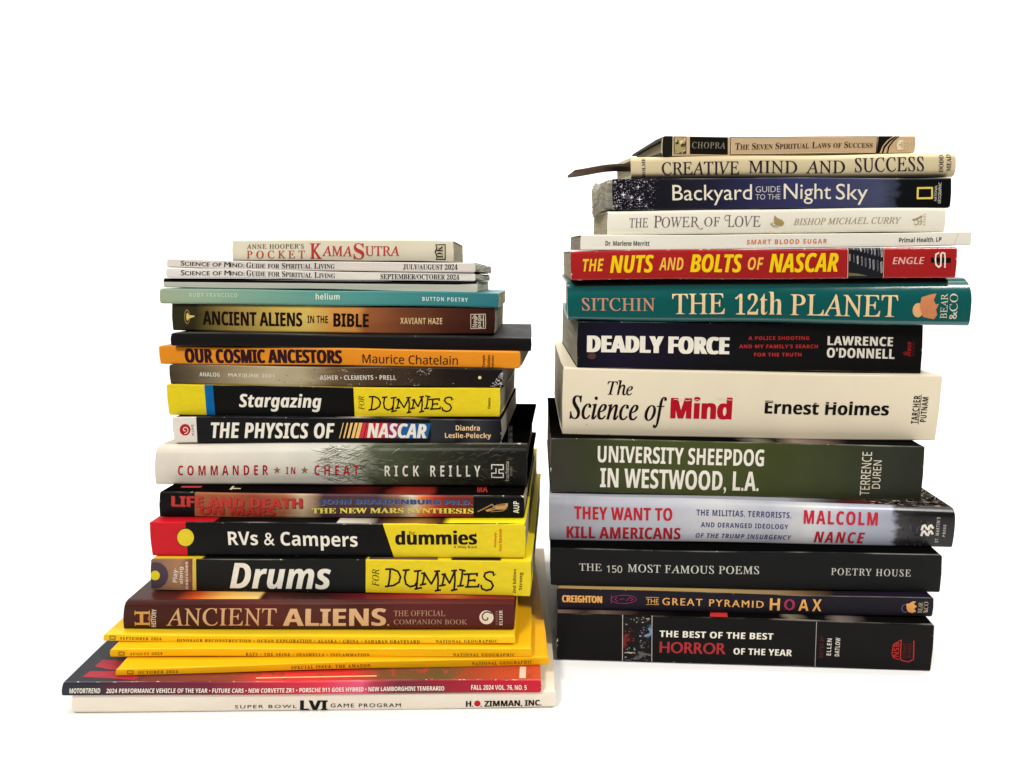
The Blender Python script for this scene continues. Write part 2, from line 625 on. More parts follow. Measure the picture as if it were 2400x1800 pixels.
def dummies(t, x0, y0, x1, y1, w):
    """the wobbly hand-lettered word, drawn stroke by stroke in its box"""
    sx, sy = (x1 - x0) / 1145.0, (y1 - y0) / 235.0
    S = [[(482, 1128), (550, 1126), (606, 1150), (634, 1205), (618, 1262), (560, 1298), (485, 1308)], [(528, 1130), (522, 1220), (508, 1302)], [(478, 1310), (540, 1300)],
         [(660, 1138), (722, 1132)], [(692, 1136), (676, 1215), (688, 1280), (730, 1308), (780, 1296), (800, 1262)], [(814, 1142), (806, 1240), (798, 1328)], [(775, 1146), (845, 1138)], [(782, 1332), (848, 1318)],
         [(878, 1165), (872, 1220), (858, 1284)], [(838, 1288), (892, 1276)], [(852, 1168), (885, 1162)], [(880, 1165), (915, 1225), (950, 1276)], [(950, 1276), (985, 1210), (1012, 1146)], [(1012, 1146), (1020, 1240), (1014, 1342)], [(985, 1144), (1034, 1140)], [(990, 1348), (1042, 1338)],
         [(1084, 1172), (1074, 1230), (1062, 1288)], [(1036, 1294), (1092, 1284)], [(1060, 1176), (1092, 1170)], [(1086, 1172), (1112, 1225), (1136, 1266)], [(1136, 1266), (1165, 1200), (1190, 1138)], [(1190, 1138), (1192, 1240), (1182, 1334)], [(1160, 1136), (1208, 1130)], [(1155, 1342), (1212, 1330)],
         [(1270, 1130), (1262, 1210), (1246, 1288)], [(1240, 1122), (1296, 1136)], [(1220, 1296), (1278, 1290)],
         [(1334, 1176), (1330, 1240), (1320, 1298)], [(1284, 1172), (1420, 1164), (1416, 1186)], [(1326, 1238), (1396, 1230), (1394, 1244)], [(1300, 1304), (1430, 1300), (1434, 1276)],
         [(1588, 1182), (1582, 1150), (1545, 1144), (1502, 1158), (1490, 1190), (1512, 1222), (1562, 1248), (1582, 1290), (1560, 1328), (1512, 1340), (1468, 1322), (1458, 1288)]]
    out = []
    for s in S:
        out.append(ST(INK, t, [(x0 + (a - 475) * sx, y0 + (b - 1113) * sy) for a, b in s], w, 3))
    out.append(DISC(INK, t, x0 + 1132 * sx, y0 + 58 * sy, w * 0.35, layer=3, n=10))
    return out

# ---- left stack
book('left', 'magazine', 'large cream programme with a plain thick spine at the bottom of the shorter stack', 'magazine',
     [('G', 180, 985), ('H', 2150, 962), ('H', 2150, 1115), ('G', 178, 1172)], 0.212,
     solid('cream_card', (229, 217, 196), wear=0.15), solid('cream_cover_card', (222, 208, 180), wear=0.1), PAGE_WHITE, rt=0.0012, rb=0.0014,
     dl=0.390, dr=0.3955, items=[
         T('SUPER BOWL', 'sans', INK, 'G', 1577, 2110, 1087, 1118, sp=1.25, fat=.02), TX('LVI', 'sansb', (20, 18, 20), X('G', 2143), X('H', 160), Y('H', 1042), Y('H', 1138), fat=.05),
         T('GAME PROGRAM', 'sans', INK, 'H', 190, 797, 1068, 1104, sp=1.25, fat=.02), T('H.', 'sansb', INK, 'H', 1365, 1428, 1047, 1102, fat=.03),
         DISC((190, 22, 30), 'H', 1463, 1072, 28), T('. ZIMMAN, INC.', 'sansb', INK, 'H', 1492, 2022, 1045, 1108, fat=.03)])

motor_sp = cover('red_fade_card', [(0, (45, 46, 56)), (.07, (50, 42, 54)), (.10, (80, 34, 50)), (.3, (112, 30, 50)), (.44, (176, 36, 54)), (.54, (206, 50, 68)), (.62, (212, 84, 110)),
                                   (.645, (165, 50, 66)), (.70, (112, 36, 48)), (.82, (150, 26, 42)), (1, (192, 26, 46))], wear=0.5, distort=0.012, rough=.34)
motor_top = cover('car_cover_print', [(0, (44, 46, 52)), (.10, (50, 44, 50)), (.16, (110, 50, 40)), (.34, (130, 60, 42)), (.44, (205, 50, 46)), (.60, (190, 44, 40)), (.66, (110, 66, 40)), (.80, (92, 72, 42)),
                                      (.86, (150, 62, 36)), (1, (190, 70, 36))], wear=0, distort=.02, dscale=14, specks=[((150, 60, 40), 40, 1, .6, .55, .62, .3, .98, 0, 1)])
book('left', 'magazine', 'red and dark grey magazine with a rubbed spine, directly on the cream programme', 'magazine',
     [('G', 96, 884), ('H', 2024, 868), ('H', 2025, 958), ('G', 80, 968)], 0.200, motor_sp, motor_top, PAGE_GREY, rt=0.0012, rb=0.0008, dl=.388, dr=.3935, items=[
         T('MOTORTREND', 'sansb', WHITE, 'G', 155, 418, 918, 950),
         TX('2024 PERFORMANCE VEHICLE OF THE YEAR • FUTURE CARS • NEW CORVETTE ZR1 • PORSCHE 911 GOES HYBRID • NEW LAMBORGHINI TEMERARIO', 'sansb', WHITE, X('G', 472), X('H', 1175), 1608.5, 1616.5),
         T('FALL 2024 VOL. 76, NO. 5', 'sansb', WHITE, 'H', 1410, 1895, 901, 940)],
     cov=[dict(rgb=(158, 38, 50), q=[pt('G', 265, 835), pt('G', 335, 785), pt('G', 600, 785), pt('G', 760, 835), pt('G', 720, 862), pt('G', 540, 848)]),
          dict(rgb=(158, 38, 50), q=[pt('G', 378, 745), pt('G', 440, 685), pt('G', 640, 690), pt('G', 640, 775), pt('G', 520, 775)]),
          dict(rgb=(235, 170, 120), q=[pt('G', 1770, 846), pt('G', 1770, 836), pt('H', 600, 826), pt('H', 600, 836)]),
          dict(rgb=(205, 175, 150), q=[pt('H', 1832, 850), pt('H', 1838, 750), pt('H', 1892, 750), pt('H', 1888, 850)])])

GEO = dict(rough=.36, spec=.10, wear=.3, wear_rgb=(245, 225, 160))
def geo_icon(t, x0, y0, x1, y1):
    return [ST((150, 95, 10), t, [(x0, y0), (x1, y0), (x1, y1), (x0, y1)], 7, 2, True)]
GINK = (100, 58, 6)
book('left', 'magazine', 'deep yellow magazine lying askew, lowest of the three yellow ones', 'magazine',
     [('G', 558, 766), ('H', 2092, 662), ('H', 2092, 728), ('G', 553, 828)], 0.175,
     solid('amber_card', (241, 179, 16), **GEO), solid('amber_cover', (234, 170, 16), **dict(GEO, wear=0)), PAGE_WHITE, rt=.0006, rb=.0006, items=
     geo_icon('G', 655, 780, 702, 806) + [T('OCTOBER 2024', 'serifb', GINK, 'G', 748, 1078, 776, 803, sp=1.3), TX('SPECIAL ISSUE: THE AMAZON', 'serifb', (96, 52, 8), 674.6, 859.7, 1560, 1567.5, sp=1.3),
      T('NATIONAL GEOGRAPHIC', 'serifb', GINK, 'H', 1405, 1940, 697, 725, sp=1.3)])
book('left', 'magazine', 'yellow magazine in the middle of the three yellow ones, its right spine end creased', 'magazine',
     [('G', 505, 598), ('H', 1942, 585), ('H', 1942, 665), ('G', 510, 668)], 0.175,
     solid('golden_card', (243, 186, 16), **GEO), solid('golden_cover', (236, 176, 16), **dict(GEO, wear=0)), PAGE_WHITE, rt=.0006, rb=.0006, items=
     geo_icon('G', 585, 622, 630, 649) + [T('AUGUST 2024', 'serifb', GINK, 'G', 678, 960, 628, 651, sp=1.3), TX('RATS • THE SEINE • SEASHELLS • INFLAMMATION', 'serifb', GINK, 575, 864.3, 1531, 1538.5, sp=1.3),
      T('NATIONAL GEOGRAPHIC', 'serifb', GINK, 'H', 1258, 1795, 630, 657, sp=1.3)])
book('left', 'magazine', 'bright yellow magazine on top of the three yellow ones, under the brown hardcover', 'magazine',
     [('G', 455, 470), ('H', 1798, 488), ('H', 1798, 557), ('G', 450, 533)], 0.175,
     solid('bright_yellow_card', (244, 200, 30), **GEO), solid('bright_yellow_cover', (230, 190, 32), **dict(GEO, wear=0)), PAGE_WHITE, rt=.0006, rb=.0006, items=
     geo_icon('G', 510, 487, 553, 515) + [T('SEPTEMBER 2024', 'serifb', GINK, 'G', 597, 955, 494, 520, sp=1.3),
      TX('DINOSAUR RECONSTRUCTION • OCEAN EXPLORATION • ALASKA • CHINA • SAHARAN GRAVEYARD', 'serifb', GINK, 415.6, 984.4, 1498.5, 1506, sp=1.3),
      T('NATIONAL GEOGRAPHIC', 'serifb', GINK, 'H', 1115, 1645, 516, 543, sp=1.3)])

aa_sp = cover('maroon_jacket', [(0, (74, 36, 28)), (.2, (70, 30, 24)), (.35, (92, 38, 32)), (.48, (84, 44, 36)), (.6, (76, 34, 24)), (.75, (96, 38, 34)), (1, (86, 34, 30))], distort=.04, rough=.38, spec=.10, wear=0)
aa_top = cover('fire_jacket', [(0, (66, 34, 26)), (.12, (80, 30, 24)), (.17, (190, 70, 30)), (.24, (232, 170, 80)), (.335, (225, 190, 110)), (.345, (70, 32, 26)), (.5, (52, 30, 26)), (.66, (120, 26, 34)), (.76, (150, 44, 36)),
                               (.84, (190, 90, 40)), (.9, (140, 44, 36)), (1, (120, 40, 36))], distort=.012, rough=.34, wear=0)
GOLD = (205, 160, 112)
book('left', 'hardcover_book', 'dark maroon hardcover with gold capitals and a fiery jacket, on the yellow magazines', 'book',
     [('G', 628, 186), ('H', 1790, 190), ('H', 1790, 443), ('G', 618, 430)], 0.190, aa_sp, aa_top, PAGE_CREAM, hard=True, rt=.0032, rb=.0018, bulge=.0008, items=
     [ST((204, 152, 72), 'G', [(728, 276), (848, 276)], 20), ST((204, 152, 72), 'G', [(728, 374), (848, 374)], 20), ST((204, 152, 72), 'G', [(782, 284), (782, 366)], 30)] +
     [ST((204, 152, 72), 'G', [(x, y - 17), (x, y + 17)], 9, 4) for x in (725, 850) for y in (276, 374)] + [PG((170, 110, 50), 'G', [(838, 312), (862, 288), (862, 362), (838, 338)], 2),
      T('HISTORY', 'sansb', (215, 195, 165), 'G', 866, 908, 246, 404, rot=True),
      T('ANCIENT', 'roman', GOLD, 'G', 995, 1950, 240, 397, fat=.01), TX('ALIENS', 'sansb', (212, 170, 122), X('G', 2010), X('H', 680), Y('H', 245), Y('H', 400), fat=.03), DISC(GOLD, 'H', 703, 394, 8, n=10),
      T('THE OFFICIAL', 'roman', (176, 140, 110), 'H', 752, 1195, 267, 316), T('COMPANION BOOK', 'roman', (176, 140, 110), 'H', 752, 1385, 345, 390),
      DISC((228, 214, 190), 'H', 1550, 326, 61, layer=1)] +
     [ST((92, 38, 32), 'H', [(1550 + (10 + 5.2 * i) * math.cos(i * .62), 326 + (10 + 5.2 * i) * math.sin(i * .62)) for i in range(10)], 10, 3)] +
     [T('HARPER', 'sans', (150, 110, 90), 'H', 1628, 1650, 263, 392, rot=True, sp=1.2), T('ELIXIR', 'sansb', (225, 205, 185), 'H', 1660, 1688, 262, 392, rot=True, sp=1.1)])

drums_sp = solid('black_matte_card', (32, 33, 30), rough=.42, spec=.10, wear=.45)
drums_top = cover('drum_cover_print', spec=.03, stops=[(0, (225, 190, 40)), (.135, (225, 190, 40)), (.137, (26, 26, 24)), (.57, (26, 26, 24)), (.572, (228, 204, 24)), (.577, (228, 204, 24)), (.578, (70, 58, 52)), (.65, (110, 80, 60)), (.755, (120, 84, 66)), (.756, (228, 204, 24)), (.79, (228, 204, 24)), (.791, (70, 42, 36)),
                                       (.918, (74, 44, 38)), (.919, (232, 208, 24)), (1, (232, 208, 24))], wear=0, mottle=.05)
brown_art = cover('brown_print', [(0, (120, 95, 80)), (.04, (150, 112, 82)), (.08, (165, 120, 85)), (.11, (120, 72, 52)), (1, (110, 64, 48))], distort=.02, wear=0)
book('left', 'paperback_book', 'thick black and yellow paperback with one large white italic word, on the maroon hardcover', 'book',
     [('E', 100, 1018), ('F', 1975, 1040), ('F', 1965, 1408), ('E', 105, 1345)], 0.188, drums_sp, drums_top, PAGE_WHITE, slope=-.008, items=
     [BAND(YEL, 'F', 275, 1985, 273, 1985), BAND((215, 180, 70), 'E', 60, 582, 60, 585), BAND(brown_art, 'E', 60, 545, 60, 545, layer=2), PG((215, 180, 70), 'E', [(470, 1022), (530, 1022), (582, 1130), (582, 1022)], 1),
      DISC((78, 62, 70), 'E', 152, 1188, 138, layer=3), DISC((225, 200, 30), 'E', 152, 1188, 50, layer=4),
      T('Play-', 'sansb', (225, 212, 190), 'E', 335, 400, 1110, 1262, rot=True, layer=4), T('along', 'sansb', (225, 212, 190), 'E', 403, 456, 1100, 1278, rot=True, layer=4), T('exercises', 'sansb', (225, 212, 190), 'E', 465, 500, 1045, 1332, rot=True, layer=4),
      T('Drums', 'sansbi', WHITE, 'E', 942, 1990, 1062, 1334, fat=.015), T('FOR', 'serifi', INK, 'F', 340, 412, 1130, 1310, rot=True, layer=3, fat=.0),
      T('2nd Edition', 'sansb', INK, 'F', 1782, 1815, 1118, 1372, rot=True), T('Strong', 'sansb', INK, 'F', 1845, 1890, 1155, 1338, rot=True)] + dummies('F', 475, 1113, 1620, 1348, 19))

rv_sp = solid('black_gloss_card', (26, 25, 24), rough=.38, spec=.10, wear=.5)
rv_top = cover('travel_cover_print', spec=.03, stops=[(0, (190, 22, 32)), (.172, (170, 20, 28)), (.174, (20, 20, 20)), (.50, (20, 20, 20)), (.502, (200, 190, 170)), (.58, (170, 160, 140)), (.61, (60, 30, 26)), (.72, (140, 100, 40)), (.78, (60, 34, 24)), (.80, (226, 206, 24)), (1, (226, 206, 24))], wear=0, distort=.004)
book('left', 'paperback_book', 'red, black and yellow paperback with a slanted yellow panel and a round yellow badge', 'book',
     [('E', 84, 640), ('F', 1915, 652), ('F', 1912, 1028), ('E', 115, 978)], 0.188, rv_sp, rv_top, PAGE_WHITE, slope=-.016, rt=.001, rb=.0012, items=
     [BAND((200, 24, 36), 'E', 40, 470, 40, 494), BAND(YEL, 'F', 450, 1960, 568, 1960), DISC((60, 40, 14), 'E', 473, 793, 95, layer=2), DISC((220, 196, 40), 'E', 473, 793, 88, layer=3),
      TX('RVs & Campers', 'sansb', WHITE, X('E', 922), X('F', 190), 1247, 1289.5), T('dummies', 'sansb', INK, 'F', 583, 1412, 722, 872, fat=.035), T('for', 'sansl', (110, 85, 14), 'F', 720, 785, 722, 762, fat=.02),
      T('A Wiley Brand', 'sans', INK, 'F', 1178, 1413, 884, 922), T('Hodapp', 'sansb', (190, 60, 20), 'F', 1588, 1620, 748, 905, rot=True), T('Von Kannon', 'sansb', (190, 60, 20), 'F', 1638, 1670, 708, 950, rot=True), DISC(INK, 'F', 1402, 760, 8, n=10)])

life_sp = solid('black_book_card', (27, 25, 25), rough=.42, spec=.10, wear=.2)
life_art = cover('red_planet_print', [(0, (150, 84, 50)), (.19, (156, 88, 52)), (.26, (138, 70, 44)), (.35, (160, 100, 64)), (.40, (188, 164, 130)), (.43, (160, 130, 104)), (.455, (80, 52, 56)), (.60, (78, 54, 60)), (.66, (140, 100, 80)), (.70, (205, 190, 160)),
                                      (.725, (215, 120, 60)), (.76, (170, 54, 36)), (.80, (120, 40, 34)), (1, (110, 36, 30))], distort=.03, dscale=5, dsv=.35, wear=0, mottle=.25)
life_top = cover('dark_planet_cover', [(0, (24, 20, 20)), (.45, (34, 20, 20)), (.55, (80, 22, 18)), (.62, (40, 22, 20)), (.67, (130, 40, 26)), (.74, (120, 34, 26)), (.76, (24, 20, 20)), (1, (24, 20, 20))], spec=0.0, distort=.04, wear=0)
book('left', 'paperback_book', 'black paperback with a red planet picture panel and blocky red title letters', 'book',
     [('E', 192, 328), ('F', 1898, 372), ('F', 1900, 620), ('E', 190, 562)], 0.150, life_sp, life_top, PAGE_CREAM, slope=-.024, rt=.0016, rb=.001, items=
     [PG(life_art, 'E', [(566, 330), (566, 560), (1200, 572), (1800, 578), (2212, 590)] + [((470 / 4.424 * 4.424 + 1380 - 470 + 2079), 598), (3459, 365), (2212, 352), (1200, 340)], 1),
      T('LIFE AND DEATH', 'sansb', (188, 58, 50), 'E', 325, 1690, 372, 472, fat=.05, layer=3), T('LIFE AND DEATH', 'sansb', (120, 40, 36), 'E', 333, 1698, 380, 480, fat=.05, layer=2),
      T('ON MARS', 'sansb', (182, 48, 40), 'E', 620, 1410, 472, 548, fat=.05, layer=3), T('ON MARS', 'sansb', (110, 32, 28), 'E', 628, 1418, 477, 553, fat=.05, layer=2),
      TX('JOHN BRANDENBURG PH.D.', 'sansb', (52, 78, 122), X('E', 1888), X('F', 1365), 1171, 1185, fat=.05, layer=3), TX('JOHN BRANDENBURG PH.D.', 'sansb', (120, 120, 130), X('E', 1893), X('F', 1369), 1172, 1186.4, fat=.07, layer=2),
      TX('THE NEW MARS SYNTHESIS', 'serifb', (232, 214, 90), X('E', 1795), X('F', 1380), 1191.5, 1204.5, fat=.05, layer=3),
      PG((196, 150, 96), 'F', [(1500, 525), (1570, 500), (1620, 462), (1732, 448), (1728, 490), (1690, 520), (1610, 520), (1520, 545)]), ST((170, 130, 86), 'F', [(1425, 540), (1500, 500), (1570, 460), (1600, 500)], 12), ST((190, 150, 100), 'F', [(1560, 545), (1680, 535), (1720, 505)], 6),
      ST((60, 40, 30), 'F', [(1620, 470), (1700, 466)], 8, 4), ST((60, 40, 30), 'F', [(1560, 515), (1600, 505)], 8, 4),
      T('AUP', 'sansb', WHITE, 'F', 1787, 1846, 428, 565, rot=True)],
     cov=[dict(rgb=(176, 52, 48), q=[pt('E', 415, 282), pt('E', 425, 266), pt('E', 640, 264), pt('E', 620, 282)]),
          dict(rgb=(205, 190, 150), q=[pt('E', 918, 297), pt('E', 950, 262), pt('E', 975, 262), pt('E', 955, 280), pt('E', 1040, 282), pt('E', 1035, 290), pt('E', 950, 290), pt('E', 945, 297)]),
          dict(text='MA', style='sansb', rgb=(180, 50, 44), box=[('F', 1410, 1515, 250, 328)]), dict(text='C', style='sansb', rgb=(170, 50, 44), box=[('F', 1570, 1650, 250, 268)]), dict(text='K', style='sansb', rgb=(160, 150, 90), box=[('F', 1735, 1815, 246, 272)])])

com_sp = cover('grassy_jacket', [(0, (218, 208, 188)), (.12, (226, 216, 196)), (.35, (220, 212, 194)), (.50, (205, 202, 186)), (.545, (180, 180, 160)), (.60, (84, 88, 66)), (.70, (58, 62, 44)), (.80, (48, 48, 36)), (.90, (38, 37, 30)), (1, (32, 31, 28))], distort=.045, dscale=26, dsv=.11, wear=.05, rough=.36, mottle=.14)
def grass():
    rg = random.Random(11)
    out = []
    for i in range(520):
        x = rg.uniform(770, 1215) if i > 130 else rg.uniform(765, 905)
        y = rg.uniform(1046, 1132)
        l = rg.uniform(14, 46) if x < 930 else rg.uniform(8, 26)
        a = rg.uniform(-0.5, 0.35) + (0.25 if y > 1090 else -0.15)
        k = rg.uniform(-0.35, 0.35)
        dark = rg.random() < (0.75 if x < 930 else 0.45)
        g = rg.uniform(0.7, 1.2)
        c = tuple(int(v * g) for v in ((84, 88, 68) if dark else ((150, 148, 118) if x < 940 else (92, 92, 68))))
        c = tuple(v // 12 * 12 for v in c)
        w = rg.uniform(0.4, 1.1)
        x1, y1 = x - l * 0.5 * math.cos(a), y - l * 0.5 * math.sin(a)
        x2, y2 = x1 - l * 0.5 * math.cos(a + k), y1 - l * 0.5 * math.sin(a + k)
        pts = [(x, y - w / 2), (x1, y1 - w / 2), (x2, y2), (x1, y1 + w / 2), (x, y + w / 2)]
        if all(1044 < p[1] < 1131 for p in pts) and all(x < 1232 for x, _ in pts):
            out.append(PG(c, 'P', pts, 1))
    return out
def thicket():
    rg = random.Random(5)
    out = []
    for i in range(90):
        x = rg.gauss(1385, 55)
        y = rg.uniform(300, 522)
        if not 1230 < x < 1470:
            continue
        l = rg.uniform(14, 44)
        d = rg.uniform(-14, 14)
        w = rg.uniform(3, 8)
        c = rg.choice([(58, 58, 62), (76, 76, 80), (40, 38, 38)])
        out.append(PG(c, 'R', [(x - w, min(524, y + l / 2)), (x + d, y - l / 2), (x + d + 3, y - l / 2), (x + w, min(524, y + l / 2))], 1))
    return out
com_top = cover('dark_grass_jacket', [(0, (210, 200, 180)), (.5, (190, 186, 170)), (.62, (44, 46, 34)), (.8, (18, 18, 14)), (1, (10, 10, 9))], spec=0.0, distort=.04, wear=0)
RED = (176, 28, 36)
book('left', 'hardcover_book', 'hardcover with a pale jacket turning to dark grass, two gold stars between red letters', 'book',
     [('C', 60, 1085), ('D', 1925, 1078), ('F', 1925, 240), ('E', 140, 236)], 0.158, com_sp, com_top, PAGE_CREAM, slope=-.036, hard=True, rt=.0052, rb=.0024, bulge=.0012, items=grass() +
     [TX('COMMANDER', 'sansb', RED, X('E', 390), X('E', 1337), Y('E', 32), Y('E', 132), sp=1.75), STAR((150, 108, 50), 'E', 1430, 84, 40), TX('IN', 'sansb', RED, X('E', 1525), X('E', 1620), Y('E', 52), Y('E', 122), sp=1.6), STAR((150, 108, 50), 'E', 1718, 84, 40),
      TX('CHEAT', 'sansb', RED, X('E', 1820), X('F', 200), Y('F', 34), Y('F', 132), sp=1.75), T('RICK', 'sansb', WHITE, 'F', 468, 822, 32, 136, sp=1.75), T('REILLY', 'sansb', WHITE, 'F', 938, 1450, 32, 136, sp=1.75),
      ST(WHITE, 'F', [(1566, 62), (1566, 22), (1684, 22), (1684, 66), (1640, 66)], 10), ST(WHITE, 'F', [(1566, 140), (1566, 100), (1610, 100), (1610, 58)], 10), ST(WHITE, 'F', [(1684, 100), (1684, 140), (1566, 140)], 10), ST(WHITE, 'F', [(1640, 66), (1640, 100), (1684, 100)], 10),
      T('hachette', 'sans', (190, 182, 165), 'D', 1702, 1742, 1228, 1410, rot=True), T('BOOKS', 'sans', (150, 145, 130), 'D', 1752, 1775, 1275, 1362, rot=True, sp=1.2)],
     cov=[dict(text='NEW YORK TIMES', style='sansb', rgb=(60, 59, 54), box=[('D', 1730, 1775, 880, 1055)], rot=True)])

phy_sp = cover('dark_card_with_grey_bands', [(0, (34, 32, 34)), (.3, (30, 29, 29)), (.72, (26, 26, 28)), (.785, (28, 28, 30)), (.79, (52, 52, 56)), (.86, (46, 46, 50)), (.868, (30, 30, 34)), (.93, (56, 56, 60)), (.97, (40, 40, 44)), (1, (28, 28, 30))], rough=.36, wear=.3, distort=.02, dscale=2, dsv=.5, mottle=.06)  # dark card with paler grey bands towards its right end
phy_top = cover('dark_photo_cover', [(0, (34, 30, 34)), (.3, (50, 44, 52)), (.5, (30, 28, 32)), (.56, (190, 180, 165)), (.63, (60, 54, 56)), (.72, (160, 140, 120)), (.8, (30, 28, 34)), (1, (30, 30, 40))], spec=0.0, distort=.05, dscale=9, wear=0)
SAND = (236, 190, 110)
book('left', 'paperback_book', 'black paperback with a white end label, bold white italic title and coloured racing stripes', 'book',
     [('C', 232, 785), ('D', 1660, 808), ('D', 1665, 1062), ('C', 258, 1045)], 0.140, phy_sp, phy_top, PAGE_WHITE, items=
     [BAND((224, 214, 198), 'C', 190, 490, 190, 503), DISC((178, 28, 36), 'C', 374, 914, 58, layer=2)] +
     [ST((224, 205, 190), 'C', [(374 + (9 + 3.4 * i) * math.cos(i * .75 + 1.2), 914 + (9 + 3.4 * i) * math.sin(i * .75 + 1.2)) for i in range(10)], 9, 3)] +
     [T('PLUME', 'sans', INK, 'C', 443, 468, 862, 972, rot=True), T('THE PHYSICS OF', 'sansbi', WHITE, 'C', 655, 1940, 845, 1005, fat=.02, shear=.02, sp=1.02)] +
     [PG(c, 'P', [(x0 + 7, 991.5), (x1 + 7, 991.5), (x1 - 2, 1027.5), (x0 - 2, 1027.5)]) for x0, x1, c in ((801, 803, SAND), (810, 813.5, SAND), (819, 824.5, SAND), (829, 836, SAND), (838.5, 847, SAND), (848, 857, (206, 50, 70)), (858.5, 866.5, (214, 44, 46)))] +
     [PG((206, 40, 52), 'D', [(302, 848), (520, 848), (480, 1008), (262, 1008)]), PG((150, 40, 96), 'D', [(500, 848), (640, 848), (600, 1008), (460, 1008)], 2), PG((30, 92, 150), 'D', [(640, 848), (942, 848), (905, 1008), (600, 1008)], 2),
      T('NASCAR', 'sansbi', WHITE, 'D', 285, 893, 852, 1006, fat=.03, layer=4, shear=.04), DISC((110, 130, 170), 'D', 895, 992, 9, n=10, layer=3),
      T('Diandra', 'sansb', (238, 200, 150), 'D', 1195, 1440, 862, 922), T('Leslie-Pelecky', 'sansb', (238, 200, 150), 'D', 1085, 1555, 946, 1018)])

star_sp = solid('deep_black_card', (28, 28, 26), rough=.40, spec=.10, wear=.25)
book('left', 'paperback_book', 'yellow and black paperback with a blue stripe and white italic title', 'book',
     [('C', 172, 448), ('D', 1655, 492), ('D', 1648, 788), ('C', 200, 752)], 0.135, star_sp, solid('yellow_cover_card', (225, 200, 24), wear=0), PAGE_GREY, items=
     [BAND((222, 198, 32), 'C', 120, 580, 120, 604), BAND((8, 96, 152), 'C', 578, 668, 602, 692, layer=2), BAND((228, 201, 34), 'D', 143, 1700, 156, 1700),
      T('Stargazing', 'sansbi', WHITE, 'C', 945, 1802, 540, 720, fat=.015), T('FOR', 'serifi', INK, 'D', 195, 255, 560, 698, rot=True, layer=3), T('Owens', 'sansb', INK, 'D', 1520, 1550, 588, 702, rot=True)] + dummies('D', 300, 553, 1180, 728, 15))

ana_sp = cover('space_rock_print', [(0, (70, 60, 44)), (.06, (92, 80, 58)), (.2, (150, 134, 102)), (.32, (176, 162, 128)), (.40, (170, 154, 122)), (.5, (104, 82, 56)), (.6, (74, 56, 40)), (.75, (58, 44, 34)), (.85, (40, 30, 27)), (1, (34, 26, 24))], distort=.05, dscale=5, dsv=.4, wear=.1, mottle=.22)
def rocks():
    rg = random.Random(31)
    out = []
    def chip(x, y, r, c):
        n = rg.randint(4, 6)
        a0 = rg.uniform(0, 6)
        out.append(PG(c, 'P', [(x + r * rg.uniform(.5, 1.3) * math.cos(a0 + 6.283 * k / n), y + r * 0.8 * rg.uniform(.5, 1.3) * math.sin(a0 + 6.283 * k / n)) for k in range(n)], 1))
    for i in range(150):
        x, y = rg.triangular(650, 1130, 780), rg.uniform(864, 906)
        c = rg.choice([(120, 100, 72), (150, 132, 98), (50, 38, 30), (64, 48, 36), (44, 34, 28), (190, 176, 146)])
        chip(x, y, rg.uniform(.5, 1.8), c)
    for i in range(120):
        y = rg.uniform(872, 908)
        x = rg.uniform(1182 - (y - 866) * 0.8, 1180)
        if 1146 < x < 1180.5:
            chip(x, y, rg.uniform(.6, 1.7), rg.choice([(216, 212, 204), (180, 176, 170), (60, 54, 50), (226, 222, 214)]))
    for xa, ya in ((812, 866), (825, 900), (990, 868), (1003, 876), (980, 902), (1008, 866)):
        for i in range(12):
            chip(xa + rg.uniform(-7, 7), ya + rg.uniform(-1, 5), rg.uniform(.5, 1.3), rg.choice([(206, 200, 186), (160, 150, 130), (190, 182, 166)]))
    return out
book('left', 'paperback_book', 'thin brown paperback with a speckled space rock print, directly under the orange book', 'book',
     [('C', 200, 240), ('D', 1682, 290), ('D', 1688, 490), ('C', 216, 436)], 0.135, ana_sp, ana_sp, PAGE_GREY, items=rocks() +
     [T('ANALOG', 'sansb', (214, 205, 185), 'C', 525, 738, 320, 362), T('MAY/JUNE 2021', 'sans', (214, 205, 185), 'C', 832, 1308, 330, 378, fat=.03, sp=1.1), TX('ASHER • CLEMENTS • PRELL', 'sansb', (210, 202, 186), 753.5, 931.6, 879.5, 890.5, sp=1.05),
      DISC((236, 210, 150), 'D', 1440, 380, 17)])

org_sp = solid('orange_card', (224, 138, 32), rough=.36, wear=.2)
book('left', 'paperback_book', 'bright orange paperback with a heavy dark purple title', 'book',
     [('C', 92, 40), ('D', 1860, 108), ('D', 1855, 287), ('C', 112, 230)], 0.140, org_sp, solid('orange_cover_card', (200, 120, 30), wear=0), PAGE_CREAM, rt=.0012, rb=.001, items=
     [T('OUR COSMIC ANCESTORS', 'sansb', (56, 26, 38), 'C', 380, 2010, 84, 226, fat=.05), T('Maurice Chatelain', 'sansl', (78, 36, 26), 'D', 238, 1218, 142, 238, fat=.012),
      T('Temple', 'sansb', (96, 44, 16), 'D', 1468, 1504, 144, 270, rot=True), T('Golden', 'sansb', (96, 44, 16), 'D', 1518, 1550, 146, 270, rot=True), T('Publications', 'sansb', (96, 44, 16), 'D', 1562, 1585, 146, 274, rot=True)])

blk_top = solid('black_gloss_cover', (46, 45, 44), rough=.5, spec=.03, wear=0)
book('left', 'paperback_book', 'plain black paperback without a title, jutting out to the right on the orange book', 'book',
     [('A', 222, 1062), ('B', 1975, 1110), ('B', 1972, 1248), ('A', 216, 1186)], 0.150, solid('plain_black_card', (33, 30, 30), rough=.42, spec=.10, wear=.06), blk_top, PAGE_CREAM, rt=.0012, rb=.0008, rel=(.0,.001))

